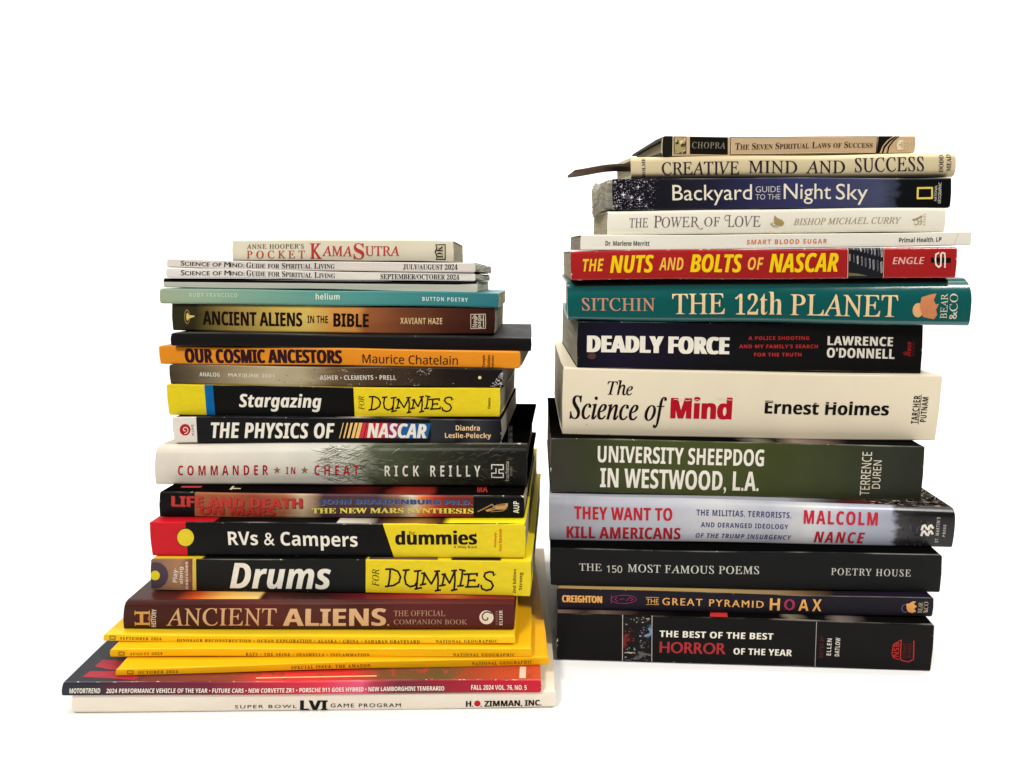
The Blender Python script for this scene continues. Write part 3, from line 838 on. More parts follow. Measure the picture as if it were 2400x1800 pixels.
hz_sp = cover('golden_haze_print', [(0, (52, 50, 32)), (.07, (60, 54, 30)), (.11, (104, 92, 46)), (.2, (170, 142, 76)), (.32, (214, 182, 88)), (.42, (232, 198, 100)), (.5, (224, 158, 78)), (.575, (222, 150, 74)), (.60, (170, 100, 56)), (.7, (130, 74, 46)), (.85, (88, 46, 32)), (1, (62, 30, 24))], distort=.03, dscale=5, dsv=.3, wear=.06, mottle=.14, rough=.38)
book('left', 'paperback_book', 'brown and gold paperback with a dark condensed title and a small white square emblem', 'book',
     [('A', 230, 756), ('B', 1598, 806), ('B', 1590, 1066), ('A', 236, 1000)], 0.140, hz_sp, solid('dark_brown_cover', (60, 44, 30), wear=0), PAGE_GREY, rel=(.012,.012), rb=.0016, items=
     [T('ANCIENT ALIENS', 'sansb', (46, 24, 16), 'A', 555, 1580, 832, 958, fat=.02), T('IN THE', 'sansb', (46, 24, 16), 'A', 1638, 1850, 870, 936), TX('BIBLE', 'sansb', (46, 24, 16), X('A', 1910), X('B', 280), 732.5, 760, fat=.02),
      T('XAVIANT HAZE', 'sansb', (232, 196, 140), 'B', 610, 1045, 893, 952, sp=1.1), ST((222, 204, 178), 'B', [(1342, 868), (1496, 868), (1496, 1004), (1342, 1004)], 7, 2, True),
      T('New', 'sansb', (222, 204, 178), 'B', 1360, 1410, 890, 992, rot=True), T('page', 'sansb', (222, 204, 178), 'B', 1418, 1462, 876, 998, rot=True), ST((222, 204, 178), 'B', [(1474, 880), (1474, 992)], 10), ST((222, 204, 178), 'B', [(1356, 908), (1384, 876), (1412, 908)], 7),
      DISC((150, 120, 60), 'A', 390, 878, 30, 66, 1), DISC((60, 50, 26), 'A', 392, 878, 22, 52, 2), DISC((222, 196, 110), 'A', 396, 878, 15, 34, 3), PG((230, 205, 120), 'A', [(396, 862), (470, 868), (470, 876), (396, 900)], 3)])

hel_sp = cover('teal_fade_card', [(0, (154, 166, 136)), (.12, (148, 170, 142)), (.25, (126, 162, 138)), (.45, (98, 152, 138)), (.6, (78, 144, 134)), (.8, (60, 130, 128)), (1, (50, 114, 120))], wear=.05, rough=.34, mottle=.04)
book('left', 'paperback_book', 'slim teal paperback fading to pale green at one end of its spine', 'book',
     [('A', 104, 594), ('B', 1635, 652), ('B', 1632, 796), ('A', 106, 738)], 0.140, hel_sp, solid('teal_cover_card', (60, 130, 126), wear=0), PAGE_CREAM, rt=.001, rb=.0016, rel=(-.003,-.002), items=
     [T('RUDY FRANCISCO', 'sansb', (190, 204, 172), 'A', 415, 910, 642, 682, sp=1.25), T('helium', 'sansb', (224, 228, 204), 'A', 1722, 1970, 648, 708, sp=1.08), T('BUTTON POETRY', 'sansb', (205, 222, 208), 'B', 838, 1310, 696, 736, sp=1.3)])

book('left', 'paperback_book', 'thin blank off-white book with a black upper edge, on the slim teal paperback', 'book',
     [('A', 146, 494), ('B', 1412, 528), ('B', 1415, 648), ('A', 146, 592)], 0.135, solid('off_white_card', (212, 206, 188), wear=.05), solid('midnight_cover', (14, 15, 24), wear=0), PAGE_WHITE, rt=.0012, rb=.0006, rel=(.004,.005), items=[PG((13, 14, 24), 'A', [(120, 480), (4000, 490), (4000, 558), (3200, 559), (146, 533)])])

def mag(label, ql, qr, month, box, ysci, ygui, sp_rgb, dl, dr):
    book('left', 'magazine', label, 'magazine', [ql[0], qr[0], qr[1], ql[1]], 0.140, solid('white_magazine_card', sp_rgb, wear=.15), solid('dark_magazine_cover', (30, 26, 30), spec=0.0, wear=0), PAGE_CURLED, rt=.0007, rb=.0009, puff=(1, .0034, .0007, .0003), rel=(dl, dr), items=
         [T('Science of Mind:', 'sans', (40, 30, 28), 'A', 328, 985, ysci[0], ysci[1], small=.80, fat=.025, sp=1.05), T('Guide for Spiritual Living', 'serifb', (36, 26, 26), 'A', 1005, 1922, ygui[0], ygui[1], small=.80),
          T(month, 'serifb', (30, 24, 26), 'B', box[0], box[1], box[2], box[3])])
mag('slim white magazine directly on the blank off-white book', (('A', 172, 392), ('A', 172, 480)), (('B', 1392, 446), ('B', 1392, 536)), 'SEPTEMBER/OCTOBER 2024', (403, 1222, 452, 512), (417, 466), (424, 484), (222, 214, 202), -.003, -.001)
mag('slim white magazine directly under the small cream pocket book', (('A', 186, 300), ('A', 178, 386)), (('B', 1392, 340), ('B', 1392, 438)), 'JULY/AUGUST 2024', (640, 1205, 350, 410), (322, 372), (330, 388), (218, 208, 194), 0, 0)

KR = (188, 58, 48)
book('left', 'paperback_book', 'small cream pocket book with red title letters, topmost of the shorter stack', 'book',
     [('A', 858, 92), ('B', 1162, 104), ('B', 1168, 322), ('A', 858, 302)], 0.080, solid('cream_pocket_card', (222, 212, 184), wear=.2), solid('cream_pocket_cover', (215, 203, 170), wear=0), PAGE_CREAM, rel=(.003,.005), rt=.001, items=
     [T("ANNE HOOPER'S", 'roman', (92, 62, 40), 'A', 1010, 1600, 137, 186, sp=1.15, fat=.02), T('POCKET', 'roman', (182, 76, 50), 'A', 1010, 1610, 203, 284, sp=1.6, fat=.025), T('K', 'roman', KR, 'A', 1668, 1785, 135, 290, fat=.03), T('AMA', 'roman', KR, 'A', 1790, 2100, 160, 262, fat=.02),
      TX('S', 'serifb', KR, X('A', 2115), X('B', 236), Y('B', 132), Y('B', 294)), T('UTRA', 'roman', KR, 'B', 245, 600, 162, 262, fat=.02),
      PG((40, 36, 28), 'B', [(972, 146), (1082, 142), (1082, 298), (978, 298), (986, 270), (966, 222), (984, 180)], 1), PG((200, 188, 156), 'B', [(984, 154), (1072, 152), (1072, 288), (990, 288), (996, 268), (980, 224), (996, 180)], 2),
      T('DK', 'serifb', (40, 34, 26), 'B', 988, 1050, 160, 280, rot=True, layer=4)])

# ---- right stack
hor_sp = solid('black_horror_card', (25, 22, 21), rough=.42, spec=.10, wear=.12)
hor_top = cover('horror_cover_print', [(0, (120, 96, 84)), (.08, (60, 46, 42)), (.12, (110, 90, 80)), (.22, (40, 30, 30)), (.33, (24, 20, 20)), (.6, (24, 20, 20)), (.63, (120, 110, 86)), (.67, (26, 22, 22)), (.72, (30, 26, 26)), (.76, (110, 96, 86)), (.79, (90, 80, 76)), (.83, (28, 24, 24)), (1, (24, 21, 20))], spec=0.0, distort=.02, dscale=20, wear=0, mottle=.3)
def collage():
    rg = random.Random(17)
    out = []
    zones = [(716, 960, 1130, 1180, [(176, 168, 150), (120, 112, 100), (60, 54, 50)]), (725, 830, 1230, 1340, [(120, 28, 24), (84, 22, 20), (150, 40, 32)]), (850, 955, 1200, 1300, [(96, 120, 160), (150, 168, 190), (60, 80, 116)]),
             (718, 850, 1395, 1450, [(190, 182, 160), (140, 130, 112), (40, 36, 34)]), (716, 960, 1450, 1515, [(110, 106, 102), (70, 66, 64), (160, 156, 150)]), (840, 950, 1330, 1400, [(80, 74, 72), (130, 124, 118), (40, 40, 44)])]
    for x0, x1, y0, y1, cs in zones:
        for i in range(26):
            x, y, r = rg.uniform(x0 + 8, x1 - 8), rg.uniform(y0, y1), rg.uniform(2, 11)
            a0, n = rg.uniform(0, 6), rg.randint(4, 6)
            out.append(PG(rg.choice(cs), 'Q', [(min(962, max(714, x + r * rg.uniform(.3, 1.4) * math.cos(a0 + 6.283 * k / n))), y + r * .8 * rg.uniform(.3, 1.3) * math.sin(a0 + 6.283 * k / n)) for k in range(n)], 2))
    return out
hor_art = cover('horror_collage_print', [(0, (16, 14, 15)), (1, (16, 14, 15))], wear=0, specks=[((120, 30, 26), 14, 2.0, .22, .54, .66, .17, .30, .3, .65), ((110, 130, 160), 30, 1.2, .22, .56, .62, .22, .265, .55, .8), ((190, 180, 160), 40, 1.2, .2, .62, .66, .175, .22, .8, 1), ((190, 180, 165), 36, .8, .35, .62, .66, .175, .25, .15, .32), ((90, 86, 84), 30, 1.2, .3, .54, .62, .18, .27, 0, .25)])
LNE = (200, 190, 180)
book('right', 'paperback_book', 'thick black paperback with a collage panel, at the bottom of the taller stack', 'book',
     [('Q', 130, 1100), ('R', 1518, 1188), ('R', 1482, 1598), ('Q', 126, 1502)], 0.150, hor_sp, hor_top, PAGE_CREAM, items=
     [BAND(hor_art, 'Q', 710, 968, 708, 966, layer=1)] + collage() + [ ST(LNE, 'Q', [(711, 1112), (709, 1518)], 5, 2), ST(LNE, 'Q', [(969, 1120), (966, 1524)], 5, 2), ST((170, 160, 150), 'R', [(512, 1172), (497, 1572)], 5, 2),
      TX('THE BEST OF THE BEST', 'sansb', WHITE, X('Q', 1035), X('R', 140), 1481.5, 1497, fat=.02, sp=1.05), T('HORROR', 'sans', (168, 44, 48), 'Q', 1038, 1608, 1350, 1450, fat=.035), TX('OF THE YEAR', 'sansb', WHITE, X('Q', 1678), X('R', 300), 1522, 1537.5, fat=.02, sp=1.05),
      T('EDITED BY', 'sansb', (96, 30, 26), 'R', 538, 570, 1298, 1480, rot=True, sp=1.2), T('ELLEN', 'sansb', (212, 204, 190), 'R', 600, 638, 1314, 1462, rot=True, sp=1.15), T('DATLOW', 'sansb', (212, 204, 190), 'R', 670, 710, 1306, 1468, rot=True, sp=1.1),
      ST((170, 40, 34), 'R', [(1228, 1322), (1165, 1360), (1152, 1440), (1165, 1476), (1215, 1492)], 8), ST((170, 40, 34), 'R', [(1338, 1328), (1334, 1490), (1290, 1512), (1235, 1500), (1222, 1478), (1232, 1322)], 10), T('NSB', 'sansb', (170, 40, 34), 'R', 1166, 1214, 1345, 1468, rot=True),
      T('NIGHT', 'sansb', (90, 24, 20), 'R', 1244, 1276, 1350, 1480, rot=True), T('SHADE', 'sansb', (90, 24, 20), 'R', 1286, 1316, 1350, 1480, rot=True)],
     cov=[dict(rgb=(196, 48, 46), q=[pt('Q', 1455, 1140), pt('Q', 1455, 1094), pt('Q', 1600, 1096), pt('Q', 1610, 1142)])])

ORG = (232, 170, 90)
pyr_sp = solid('indigo_card', (35, 29, 42), rough=.40, spec=.10, wear=.1)
pyr_top = cover('sand_cover_print', [(0, (170, 140, 84)), (.4, (176, 146, 88)), (.58, (150, 124, 84)), (.66, (120, 92, 60)), (.75, (40, 30, 40)), (1, (34, 28, 48))], distort=.04, wear=0)
book('right', 'paperback_book', 'thin indigo paperback with orange lettering and a pink oval ring', 'book',
     [('Q', 125, 886), ('R', 1510, 968), ('R', 1495, 1136), ('Q', 128, 1064)], 0.150, pyr_sp, pyr_top, PAGE_CREAM, items=
     [T('CREIGHTON', 'sansb', ORG, 'Q', 178, 525, 944, 1005, fat=.05), ST((150, 48, 100), 'Q', arcpts(716, 977, 112, 36, 0, 360, 22), 5), ST((150, 48, 100), 'Q', [(608, 940), (608, 1014)], 5), ST((150, 48, 100), 'Q', [(655, 962), (640, 978), (660, 992)], 6), ST((150, 48, 100), 'Q', [(680, 976), (720, 972)], 5), ST((150, 48, 100), 'Q', [(740, 990), (770, 960), (800, 978), (775, 990)], 5),
      T('THE', 'sans', ORG, 'Q', 914, 1022, 974, 1014), ST(ORG, 'Q', [(912, 960), (1024, 962)], 4), ST(ORG, 'Q', [(912, 1022), (1024, 1025)], 4),
      TX('GREAT PYRAMID', 'sans', ORG, X('Q', 1055), X('R', 52), 1404.5, 1421.5, sp=1.25, fat=.025), T('H', 'sansb', ORG, 'R', 105, 192, 962, 1068), T('O', 'sans', (160, 50, 80), 'R', 232, 318, 968, 1066, fat=.05), T('A', 'sansb', ORG, 'R', 352, 440, 972, 1072), T('X', 'sansb', ORG, 'R', 470, 550, 970, 1076),
      ST((120, 110, 140), 'R', arcpts(1262, 1058, 28, 34, 0, 360, 14), 5), PG((226, 160, 84), 'R', [(1270, 1018), (1300, 1012), (1325, 994), (1354, 996), (1336, 1020), (1362, 1040), (1338, 1062), (1354, 1086), (1322, 1100), (1290, 1090), (1274, 1060)], 4),
      T('BEAR', 'roman', (200, 180, 150), 'R', 1372, 1410, 1004, 1098, rot=True, fat=.02), T('&CO', 'roman', (200, 180, 150), 'R', 1420, 1458, 1000, 1096, rot=True, fat=.02)])

poe_sp = solid('charcoal_matte_card', (31, 31, 31), rough=.5, spec=.10, wear=.05)
book('right', 'paperback_book', 'thick plain charcoal paperback with thin pale capitals, under the silver-grey hardcover', 'book',
     [('Q', 66, 534), ('R', 1584, 592), ('R', 1562, 922), ('Q', 72, 860)], 0.140, poe_sp, solid('black_matte_cover', (20, 20, 21), rough=.5, spec=0.0, wear=0), PAGE_CREAM, items=
     [TX('THE', 'roman', (196, 192, 180), X('Q', 325), X('Q', 522), 1321.2, 1338), TX('150', 'sansl', (196, 192, 180), X('Q', 566), X('Q', 700), 1325, 1342), TX('MOST FAMOUS POEMS', 'roman', (196, 192, 180), X('Q', 750), X('R', 8), 1324, 1343, sp=1.05, fat=.01), T('POETRY HOUSE', 'roman', (196, 192, 180), 'R', 628, 1310, 714, 776, sp=1.2, fat=.01)])

def crowd():
    rg = random.Random(9)
    out = []
    for i in range(110):
        x = rg.uniform(1180, 1620)
        y = rg.uniform(40 if x < 1450 else 40 + (x - 1450) * 0.75, 205)
        l, a = rg.uniform(10, 46), rg.uniform(-2.6, -0.4)
        w = rg.uniform(2, 6)
        dx, dy = l * math.cos(a), l * 0.5 * math.sin(a)
        if y + dy < 30 or x + dx > 1640:
            continue
        c = rg.choice([(150, 136, 112), (110, 100, 86), (30, 28, 28), (84, 78, 68), (126, 112, 90), (24, 22, 24)])
        out.append(dict(rgb=c, q=[pt('R', x, y), pt('R', x + dx, y + dy), pt('R', x + dx + w, y + dy), pt('R', x + w * 1.5, y + 2)]))
    return out
thy_sp = cover('silver_jacket', [(0, (150, 150, 156)), (.15, (172, 172, 178)), (.3, (184, 184, 190)), (.42, (200, 198, 196)), (.55, (178, 178, 184)), (.65, (208, 206, 202)), (.75, (176, 178, 190)), (.845, (162, 164, 176)), (.862, (60, 56, 56)), (.90, (34, 32, 32)), (1, (28, 27, 27))], distort=.03, dscale=26, dsv=.2, rough=.30, spec=.35, wear=.04, mottle=.12)
thy_top = cover('crowd_jacket', [(0, (160, 160, 166)), (.6, (150, 150, 156)), (.70, (80, 76, 76)), (.74, (70, 34, 32)), (.82, (84, 40, 36)), (.84, (60, 54, 48)), (1, (54, 48, 42))], spec=0.0, distort=.03, dscale=18, wear=0, specks=[((150, 138, 118), 60, 1, .8, .57, .62, .80, 1, 0, 1, .6), ((20, 18, 18), 40, 1, .8, .52, .6, .80, 1, 0, 1)])
NAVY = (62, 66, 112)
TR = (186, 34, 46)
book('right', 'hardcover_book', 'silver-grey jacketed hardcover with red capitals, black at its right end, under the olive paperback', 'book',
     [('Q', 60, 92), ('R', 1702, 205), ('R', 1672, 536), ('Q', 60, 468)], 0.155, thy_sp, thy_top, PAGE_CREAM, hard=True, rt=.0055, rb=.0012, bulge=.0006, items=thicket() +
     [T('THEY WANT TO', 'sansb', TR, 'Q', 285, 1138, 178, 290, fat=.02, sp=1.04), T('KILL AMERICANS', 'sansb', (172, 28, 42), 'Q', 218, 1210, 350, 454, fat=.02, sp=1.04), TX('THE MILITIAS, TERRORISTS,', 'sansb', NAVY, 1636, 1858.7, 1198.5, 1214.5, sp=1.12), TX('AND DERANGED IDEOLOGY', 'sansb', NAVY, 1646.5, 1851, 1227.5, 1239, sp=1.12), TX('OF THE TRUMP INSURGENCY', 'sansbi', NAVY, 1634, 1858.7, 1253.5, 1264.5, sp=1.12),
      T('MALCOLM', 'sansb', (196, 40, 58), 'R', 398, 1030, 217, 334, fat=.02, sp=1.25), T('NANCE', 'sansbi', (180, 30, 44), 'R', 487, 918, 395, 494, fat=.02, sp=1.3)] +
     [ST(WHITE, 'R', [(1404 + dx, 376 + dy), (1414 + dx, 345 + dy), (1430 + dx, 338 + dy), (1446 + dx, 366 + dy), (1460 + dx, 372 + dy), (1470 + dx, 345 + dy), (1484 + dx, 338 + dy), (1498 + dx, 360 + dy)], 20, 3) for dx, dy in ((2, 0), (-1, 50))] +
     [T("ST. MARTIN'S", 'sansb', (190, 184, 172), 'R', 1527, 1556, 268, 488, rot=True, sp=1.3), T('PRESS', 'sansb', (190, 184, 172), 'R', 1587, 1610, 332, 436, rot=True, sp=1.3)],
     cov=crowd())

uni_sp = cover('olive_card', [(0, (62, 60, 50)), (.08, (60, 62, 42)), (.2, (68, 74, 38)), (.45, (74, 80, 40)), (.6, (66, 72, 36)), (.75, (62, 66, 40)), (.86, (54, 56, 43)), (1, (49, 50, 41))], distort=.08, dscale=3, dsv=.4, rough=.36, spec=.10, wear=.16, mottle=.2)
uni_top = cover('black_photo_cover', [(0, (28, 25, 22)), (.5, (24, 22, 20)), (.56, (110, 104, 92)), (.6, (34, 30, 28)), (.66, (130, 110, 100)), (.75, (90, 74, 66)), (.8, (30, 28, 26)), (1, (28, 26, 26))], spec=0.0, distort=.03, dscale=22, wear=0)
book('right', 'paperback_book', 'wide olive green paperback with a two-line white title, under the thick cream one', 'book',
     [('M', 46, 798), ('N', 1655, 872), ('N', 1614, 1398), ('M', 38, 1342)], 0.140, uni_sp, uni_top, PAGE_CREAM, items=
     [T('UNIVERSITY SHEEPDOG', 'sansb', WHITE, 'M', 515, 2172, 890, 1056, fat=.008), T('IN WESTWOOD, L.A.', 'sansb', WHITE, 'M', 540, 2120, 1108, 1332, fat=.008), T('TERRENCE', 'sansl', (224, 214, 188), 'N', 1012, 1110, 925, 1345, rot=True, sp=1.02), T('DUREN', 'sansl', (224, 214, 188), 'N', 1130, 1212, 1005, 1277, rot=True, sp=1.02)])

sci_sp = solid('cream_thick_card', (228, 214, 184), wear=.12, wear_rgb=(150, 130, 110), rough=.42, spec=.10, mottle=.05)
SB = (40, 20, 28)
book('right', 'paperback_book', 'very thick cream paperback with a black italic title and one bold red word', 'book',
     [('M', 165, 98), ('N', 1832, 180), ('N', 1756, 830), ('M', 156, 768)], 0.150, sci_sp, solid('cream_thick_cover', (228, 214, 182), wear=0), PAGE_CREAM, rt=.0012, rb=.0012, items=
     [T('The', 'serifi', SB, 'M', 610, 860, 216, 364, fat=.016), T('Science of', 'serifi', SB, 'M', 235, 1190, 372, 686, fat=.014), T('Mind', 'sansb', (178, 14, 34), 'M', 1245, 1838, 383, 604, fat=.045), T('Ernest Holmes', 'sansb', (30, 22, 24), 'N', 50, 1288, 420, 558, fat=.02),
      T('TARCHER', 'sansb', SB, 'N', 1522, 1590, 372, 655, rot=True, sp=1.12), T('PUTNAM', 'sansb', SB, 'N', 1610, 1672, 390, 637, rot=True, sp=1.12), ST(SB, 'N', [(1613, 366), (1579, 660)], 6), DISC((120, 70, 60), 'M', 404, 664, 5, n=8),
      ST((226, 212, 184), 'M', [(1268, 408), (1290, 402), (1318, 416), (1350, 404), (1376, 412), (1400, 420), (1432, 414)], 5, 5), ST((226, 212, 184), 'M', [(1464, 416), (1500, 408), (1528, 418)], 5, 5), ST((226, 212, 184), 'M', [(1690, 400), (1770, 406), (1842, 412)], 5, 5), ST((226, 212, 184), 'N', [(50, 432), (100, 424), (156, 436)], 5, 5), ST((226, 212, 184), 'N', [(640, 444), (700, 450), (775, 452)], 5, 5), ST((226, 212, 184), 'N', [(545, 446), (600, 450)], 5, 5), ST((226, 212, 184), 'N', [(890, 448), (930, 452)], 5, 5)])

dea_sp = cover('night_blue_black_card', [(0, (28, 27, 36)), (.1, (33, 30, 50)), (.3, (31, 29, 40)), (.45, (30, 29, 32)), (.6, (30, 29, 29)), (1, (29, 28, 27))], distort=.03, rough=.36, spec=.10, wear=.1, mottle=.05)
DR = (188, 50, 42)
book('right', 'paperback_book', 'black paperback with a heavy white block title, on the thick cream one', 'book',
     [('K', 236, 985), ('L', 1614, 1018), ('L', 1590, 1508), ('K', 228, 1478)], 0.140, dea_sp, solid('black_dull_cover', (26, 26, 27), spec=0.0, wear=0), PAGE_GREY, items=
     [T('DEADLY FORCE', 'sansb', WHITE, 'K', 345, 1785, 1137, 1316, fat=.07), TX('A POLICE SHOOTING', 'sansb', DR, 1751, 1893, 787.5, 796, sp=1.12), TX("AND MY FAMILY'S SEARCH", 'sansb', DR, 1729, 1913.7, 806.5, 815, sp=1.12), TX('FOR THE TRUTH', 'sansb', DR, 1764, 1875.3, 825.5, 834, sp=1.12),
      T('LAWRENCE', 'sansb', WHITE, 'L', 607, 1288, 1144, 1236, fat=.03, sp=1.08), T("O'DONNELL", 'sansb', WHITE, 'L', 600, 1305, 1262, 1362, fat=.03, sp=1.08), DISC((84, 52, 50), 'K', 382, 1350, 44, 34), T('Simon', 'script', (170, 36, 36), 'L', 1400, 1484, 1192, 1336, rot=True), T('SCHUSTER', 'sans', (110, 30, 30), 'L', 1494, 1518, 1190, 1336, rot=True)])

pla_sp = solid('deep_teal_jacket', (0, 88, 84), rough=.17, spec=.7, wear=.12, wear_rgb=(150, 180, 170), mottle=.06, bump=.05)
PT = (232, 200, 150)
book('right', 'hardcover_book', 'glossy deep teal hardcover with large tan capitals and a shiny rounded upper edge', 'book',
     [('K', 126, 568), ('L', 2122, 536), ('L', 2110, 942), ('K', 136, 972)], 0.150, pla_sp, solid('deep_teal_cover', (4, 92, 86), rough=.3, wear=0), PAGE_CREAM, hard=True, rt=.0125, rb=.003, bulge=.0012, rel=(-.004,-.008), items=
     [T('SITCHIN', 'roman', (200, 140, 112), 'K', 285, 1045, 733, 862, sp=1.02, fat=.01), TX('THE', 'roman', PT, X('K', 1230), X('K', 1772), 686, 730, fat=.012), TX('12', 'serifb', PT, X('K', 1880), X('K', 2120), 686, 730, off=-.008), TX('th', 'serifb', PT, X('K', 2140), X('L', 160), 682, 730, off=-.008), T('PLANET', 'roman', PT, 'L', 248, 1355, 684, 882, fat=.012),
      DISC((226, 170, 112), 'L', 1566, 812, 56, 62, 1), PG((206, 130, 84), 'L', [(1580, 780), (1600, 700), (1640, 690), (1690, 676), (1755, 668), (1725, 722), (1745, 760), (1780, 755), (1750, 805), (1765, 850), (1735, 888), (1680, 880), (1620, 870)], 2),
      T('BEAR', 'roman', (218, 206, 178), 'L', 1797, 1868, 668, 880, rot=True, fat=.012), T('&CO', 'roman', (218, 206, 178), 'L', 1890, 1972, 668, 884, rot=True, fat=.012)])

nut_sp = solid('red_gloss_card', (168, 30, 30), rough=.24, spec=.5, wear=.55, mottle=.08)
def engine():
    out = [PG((110, 104, 66), 'L', [(838, 470), (838, 502), (1040, 502), (940, 480)], 3)]
    for n, (xa, ya, xb, yb, h0, h1) in enumerate(((895, 222, 1180, 268, 34, 92), (850, 318, 1178, 415, 70, 112))):
        for i in range(9):
            f = i / 8
            x, y, h = lerp(xa, xb, f), lerp(ya, yb, f), lerp(h0, h1, f)
            w = lerp(12, 19, f)
            c = ((176, 174, 170), (120, 120, 122), (206, 202, 196))[i % 3]
            out.append(ST(c, 'L', [(x - w * .4, y - h * .42), (x + w * .3, y - h * .5), (x + w * .5, y + h * .4), (x - w * .1, y + h * .5)], 4.5, 3, i % 2 == 0))
            out.append(ST((84, 84, 88), 'L', [(x - w * .2, y - h * .3), (x + w * .1, y + h * .35)], 6, 2))
    return out
nut_art = cover('engine_photo_print', [(0, (32, 33, 38)), (1, (36, 37, 42))], wear=0)
NY = (248, 200, 10)
book('right', 'paperback_book', 'red paperback with yellow italic capitals, worn white corners and a small engine photo', 'book',
     [('K', 160, 262), ('L', 1968, 210), ('L', 1950, 516), ('K', 168, 564)], 0.150, nut_sp, solid('red_cover_card', (150, 30, 28), wear=0), PAGE_CREAM, rt=.0020, rb=.0012, rel=(.001,-.001), items=
     [T('THE', 'sansbi', (248, 190, 40), 'K', 293, 512, 342, 470), T('NUTS', 'sansbi', NY, 'K', 578, 1028, 306, 488, fat=.02), T('AND', 'sansbi', (246, 180, 70), 'K', 1083, 1340, 330, 460), T('BOLTS', 'sansbi', NY, 'K', 1412, 1948, 290, 476, fat=.02), T('OF', 'sansbi', (246, 180, 70), 'K', 2008, 2172, 316, 446), T('NASCAR', 'sansbi', NY, 'L', 22, 730, 274, 466, fat=.02),
      BAND(nut_art, 'L', 835, 1205, 830, 1198, layer=1), BAND((214, 160, 140), 'L', 830, 838, 826, 834, layer=2), BAND((214, 160, 140), 'L', 1202, 1208, 1196, 1202, layer=2)] + engine() + [
      T('ENGLE', 'sans', (226, 170, 158), 'L', 1298, 1620, 313, 383, shear=.18, sp=1.15, fat=.04), ST((36, 20, 20), 'L', [(1708, 342), (1882, 342)], 50, 1), ST(WHITE, 'L', [(1772, 270), (1742, 285), (1736, 330), (1742, 385), (1770, 410), (1792, 395), (1795, 290)], 15, 3), ST(WHITE, 'L', [(1795, 340), (1790, 290), (1805, 268), (1832, 275), (1836, 330), (1834, 412)], 15, 4)])

book('right', 'paperback_book', 'thin white paperback with a small orange middle title, the widest of the pale books', 'book',
     [('I', 268, 1112), ('J', 2112, 1080), ('J', 2106, 1198), ('I', 264, 1256)], 0.150, solid('ivory_thin_card', (230, 224, 206), wear=.12, mottle=.05), solid('ivory_thin_cover', (230, 224, 206), wear=0), PAGE_GREY, rel=(.002,.001), slope=.01, items=
     [T('Dr. Marlene Merritt', 'sansb', (66, 52, 46), 'I', 528, 985, 1162, 1208), TX('SMART BLOOD SUGAR', 'sansb', (206, 110, 76), 1751.6, 1939, 558.5, 568, sp=1.25), T('Primal Health, LP', 'sansb', (60, 54, 54), 'J', 1362, 1800, 1126, 1174), ST((176, 160, 134), 'J', [(1978, 1090), (1930, 1196)], 3, 1)])

TAN = (164, 140, 88)
def leaf(t):
    return [PG(TAN, t, [(72, 905), (100, 935), (150, 955), (172, 985), (160, 1015), (125, 1025), (90, 1010), (68, 985), (64, 950)], 2), ST(TAN, t, [(30, 995), (60, 985), (100, 1010), (70, 1018), (30, 998)], 6, 3), ST(TAN, t, [(35, 1005), (60, 1028), (110, 1032)], 6, 3)]
book('right', 'hardcover_book', 'white book with thin grey title letters and a gold leaf, under the navy one', 'book',
     [('I', 548, 858), ('J', 1850, 828), ('J', 1832, 1082), ('I', 540, 1116)], 0.130, solid('ivory_jacket', (233, 226, 206), wear=.04, rough=.36, mottle=.05), solid('ivory_jacket_cover', (226, 216, 190), wear=0), PAGE_CREAM, rt=.0022, rb=.0016, rel=(.005,.003), slope=.025, items=
     [T('THE', 'roman', (104, 86, 88), 'I', 775, 972, 932, 1030), T('P', 'roman', (110, 92, 92), 'I', 1030, 1112, 908, 1034), T('OWER', 'roman', (110, 92, 92), 'I', 1112, 1500, 920, 1034), ST((110, 92, 92), 'I', [(1485, 1030), (1505, 1052), (1530, 1054), (1542, 1042)], 6), T('OF', 'roman', (110, 92, 92), 'I', 1555, 1715, 924, 1026),
      T('L', 'roman', (110, 92, 92), 'I', 1800, 1866, 905, 1030), ST((110, 92, 92), 'I', [(1806, 960), (1775, 960), (1764, 930), (1780, 908), (1815, 906)], 6), T('OVE', 'roman', (110, 92, 92), 'I', 1872, 2138, 912, 1030)] + leaf('J') +
     [T('BISHOP MICHAEL CURRY', 'serifi', (166, 146, 104), 'J', 270, 1380, 936, 1006, sp=1.03, fat=.01), PG(TAN, 'J', [(1490, 950), (1520, 948), (1605, 908), (1600, 925), (1535, 962), (1500, 964)], 2), ST(TAN, 'J', [(1585, 915), (1588, 1000), (1570, 1005)], 8, 3), ST(TAN, 'J', arcpts(1535, 982, 24, 28, 200, 500, 10), 8, 3), ST(TAN, 'J', [(1560, 975), (1600, 975)], 6, 3), T('AVERY', 'sansl', TAN, 'J', 1608, 1636, 890, 1018, rot=True, sp=1.6)])

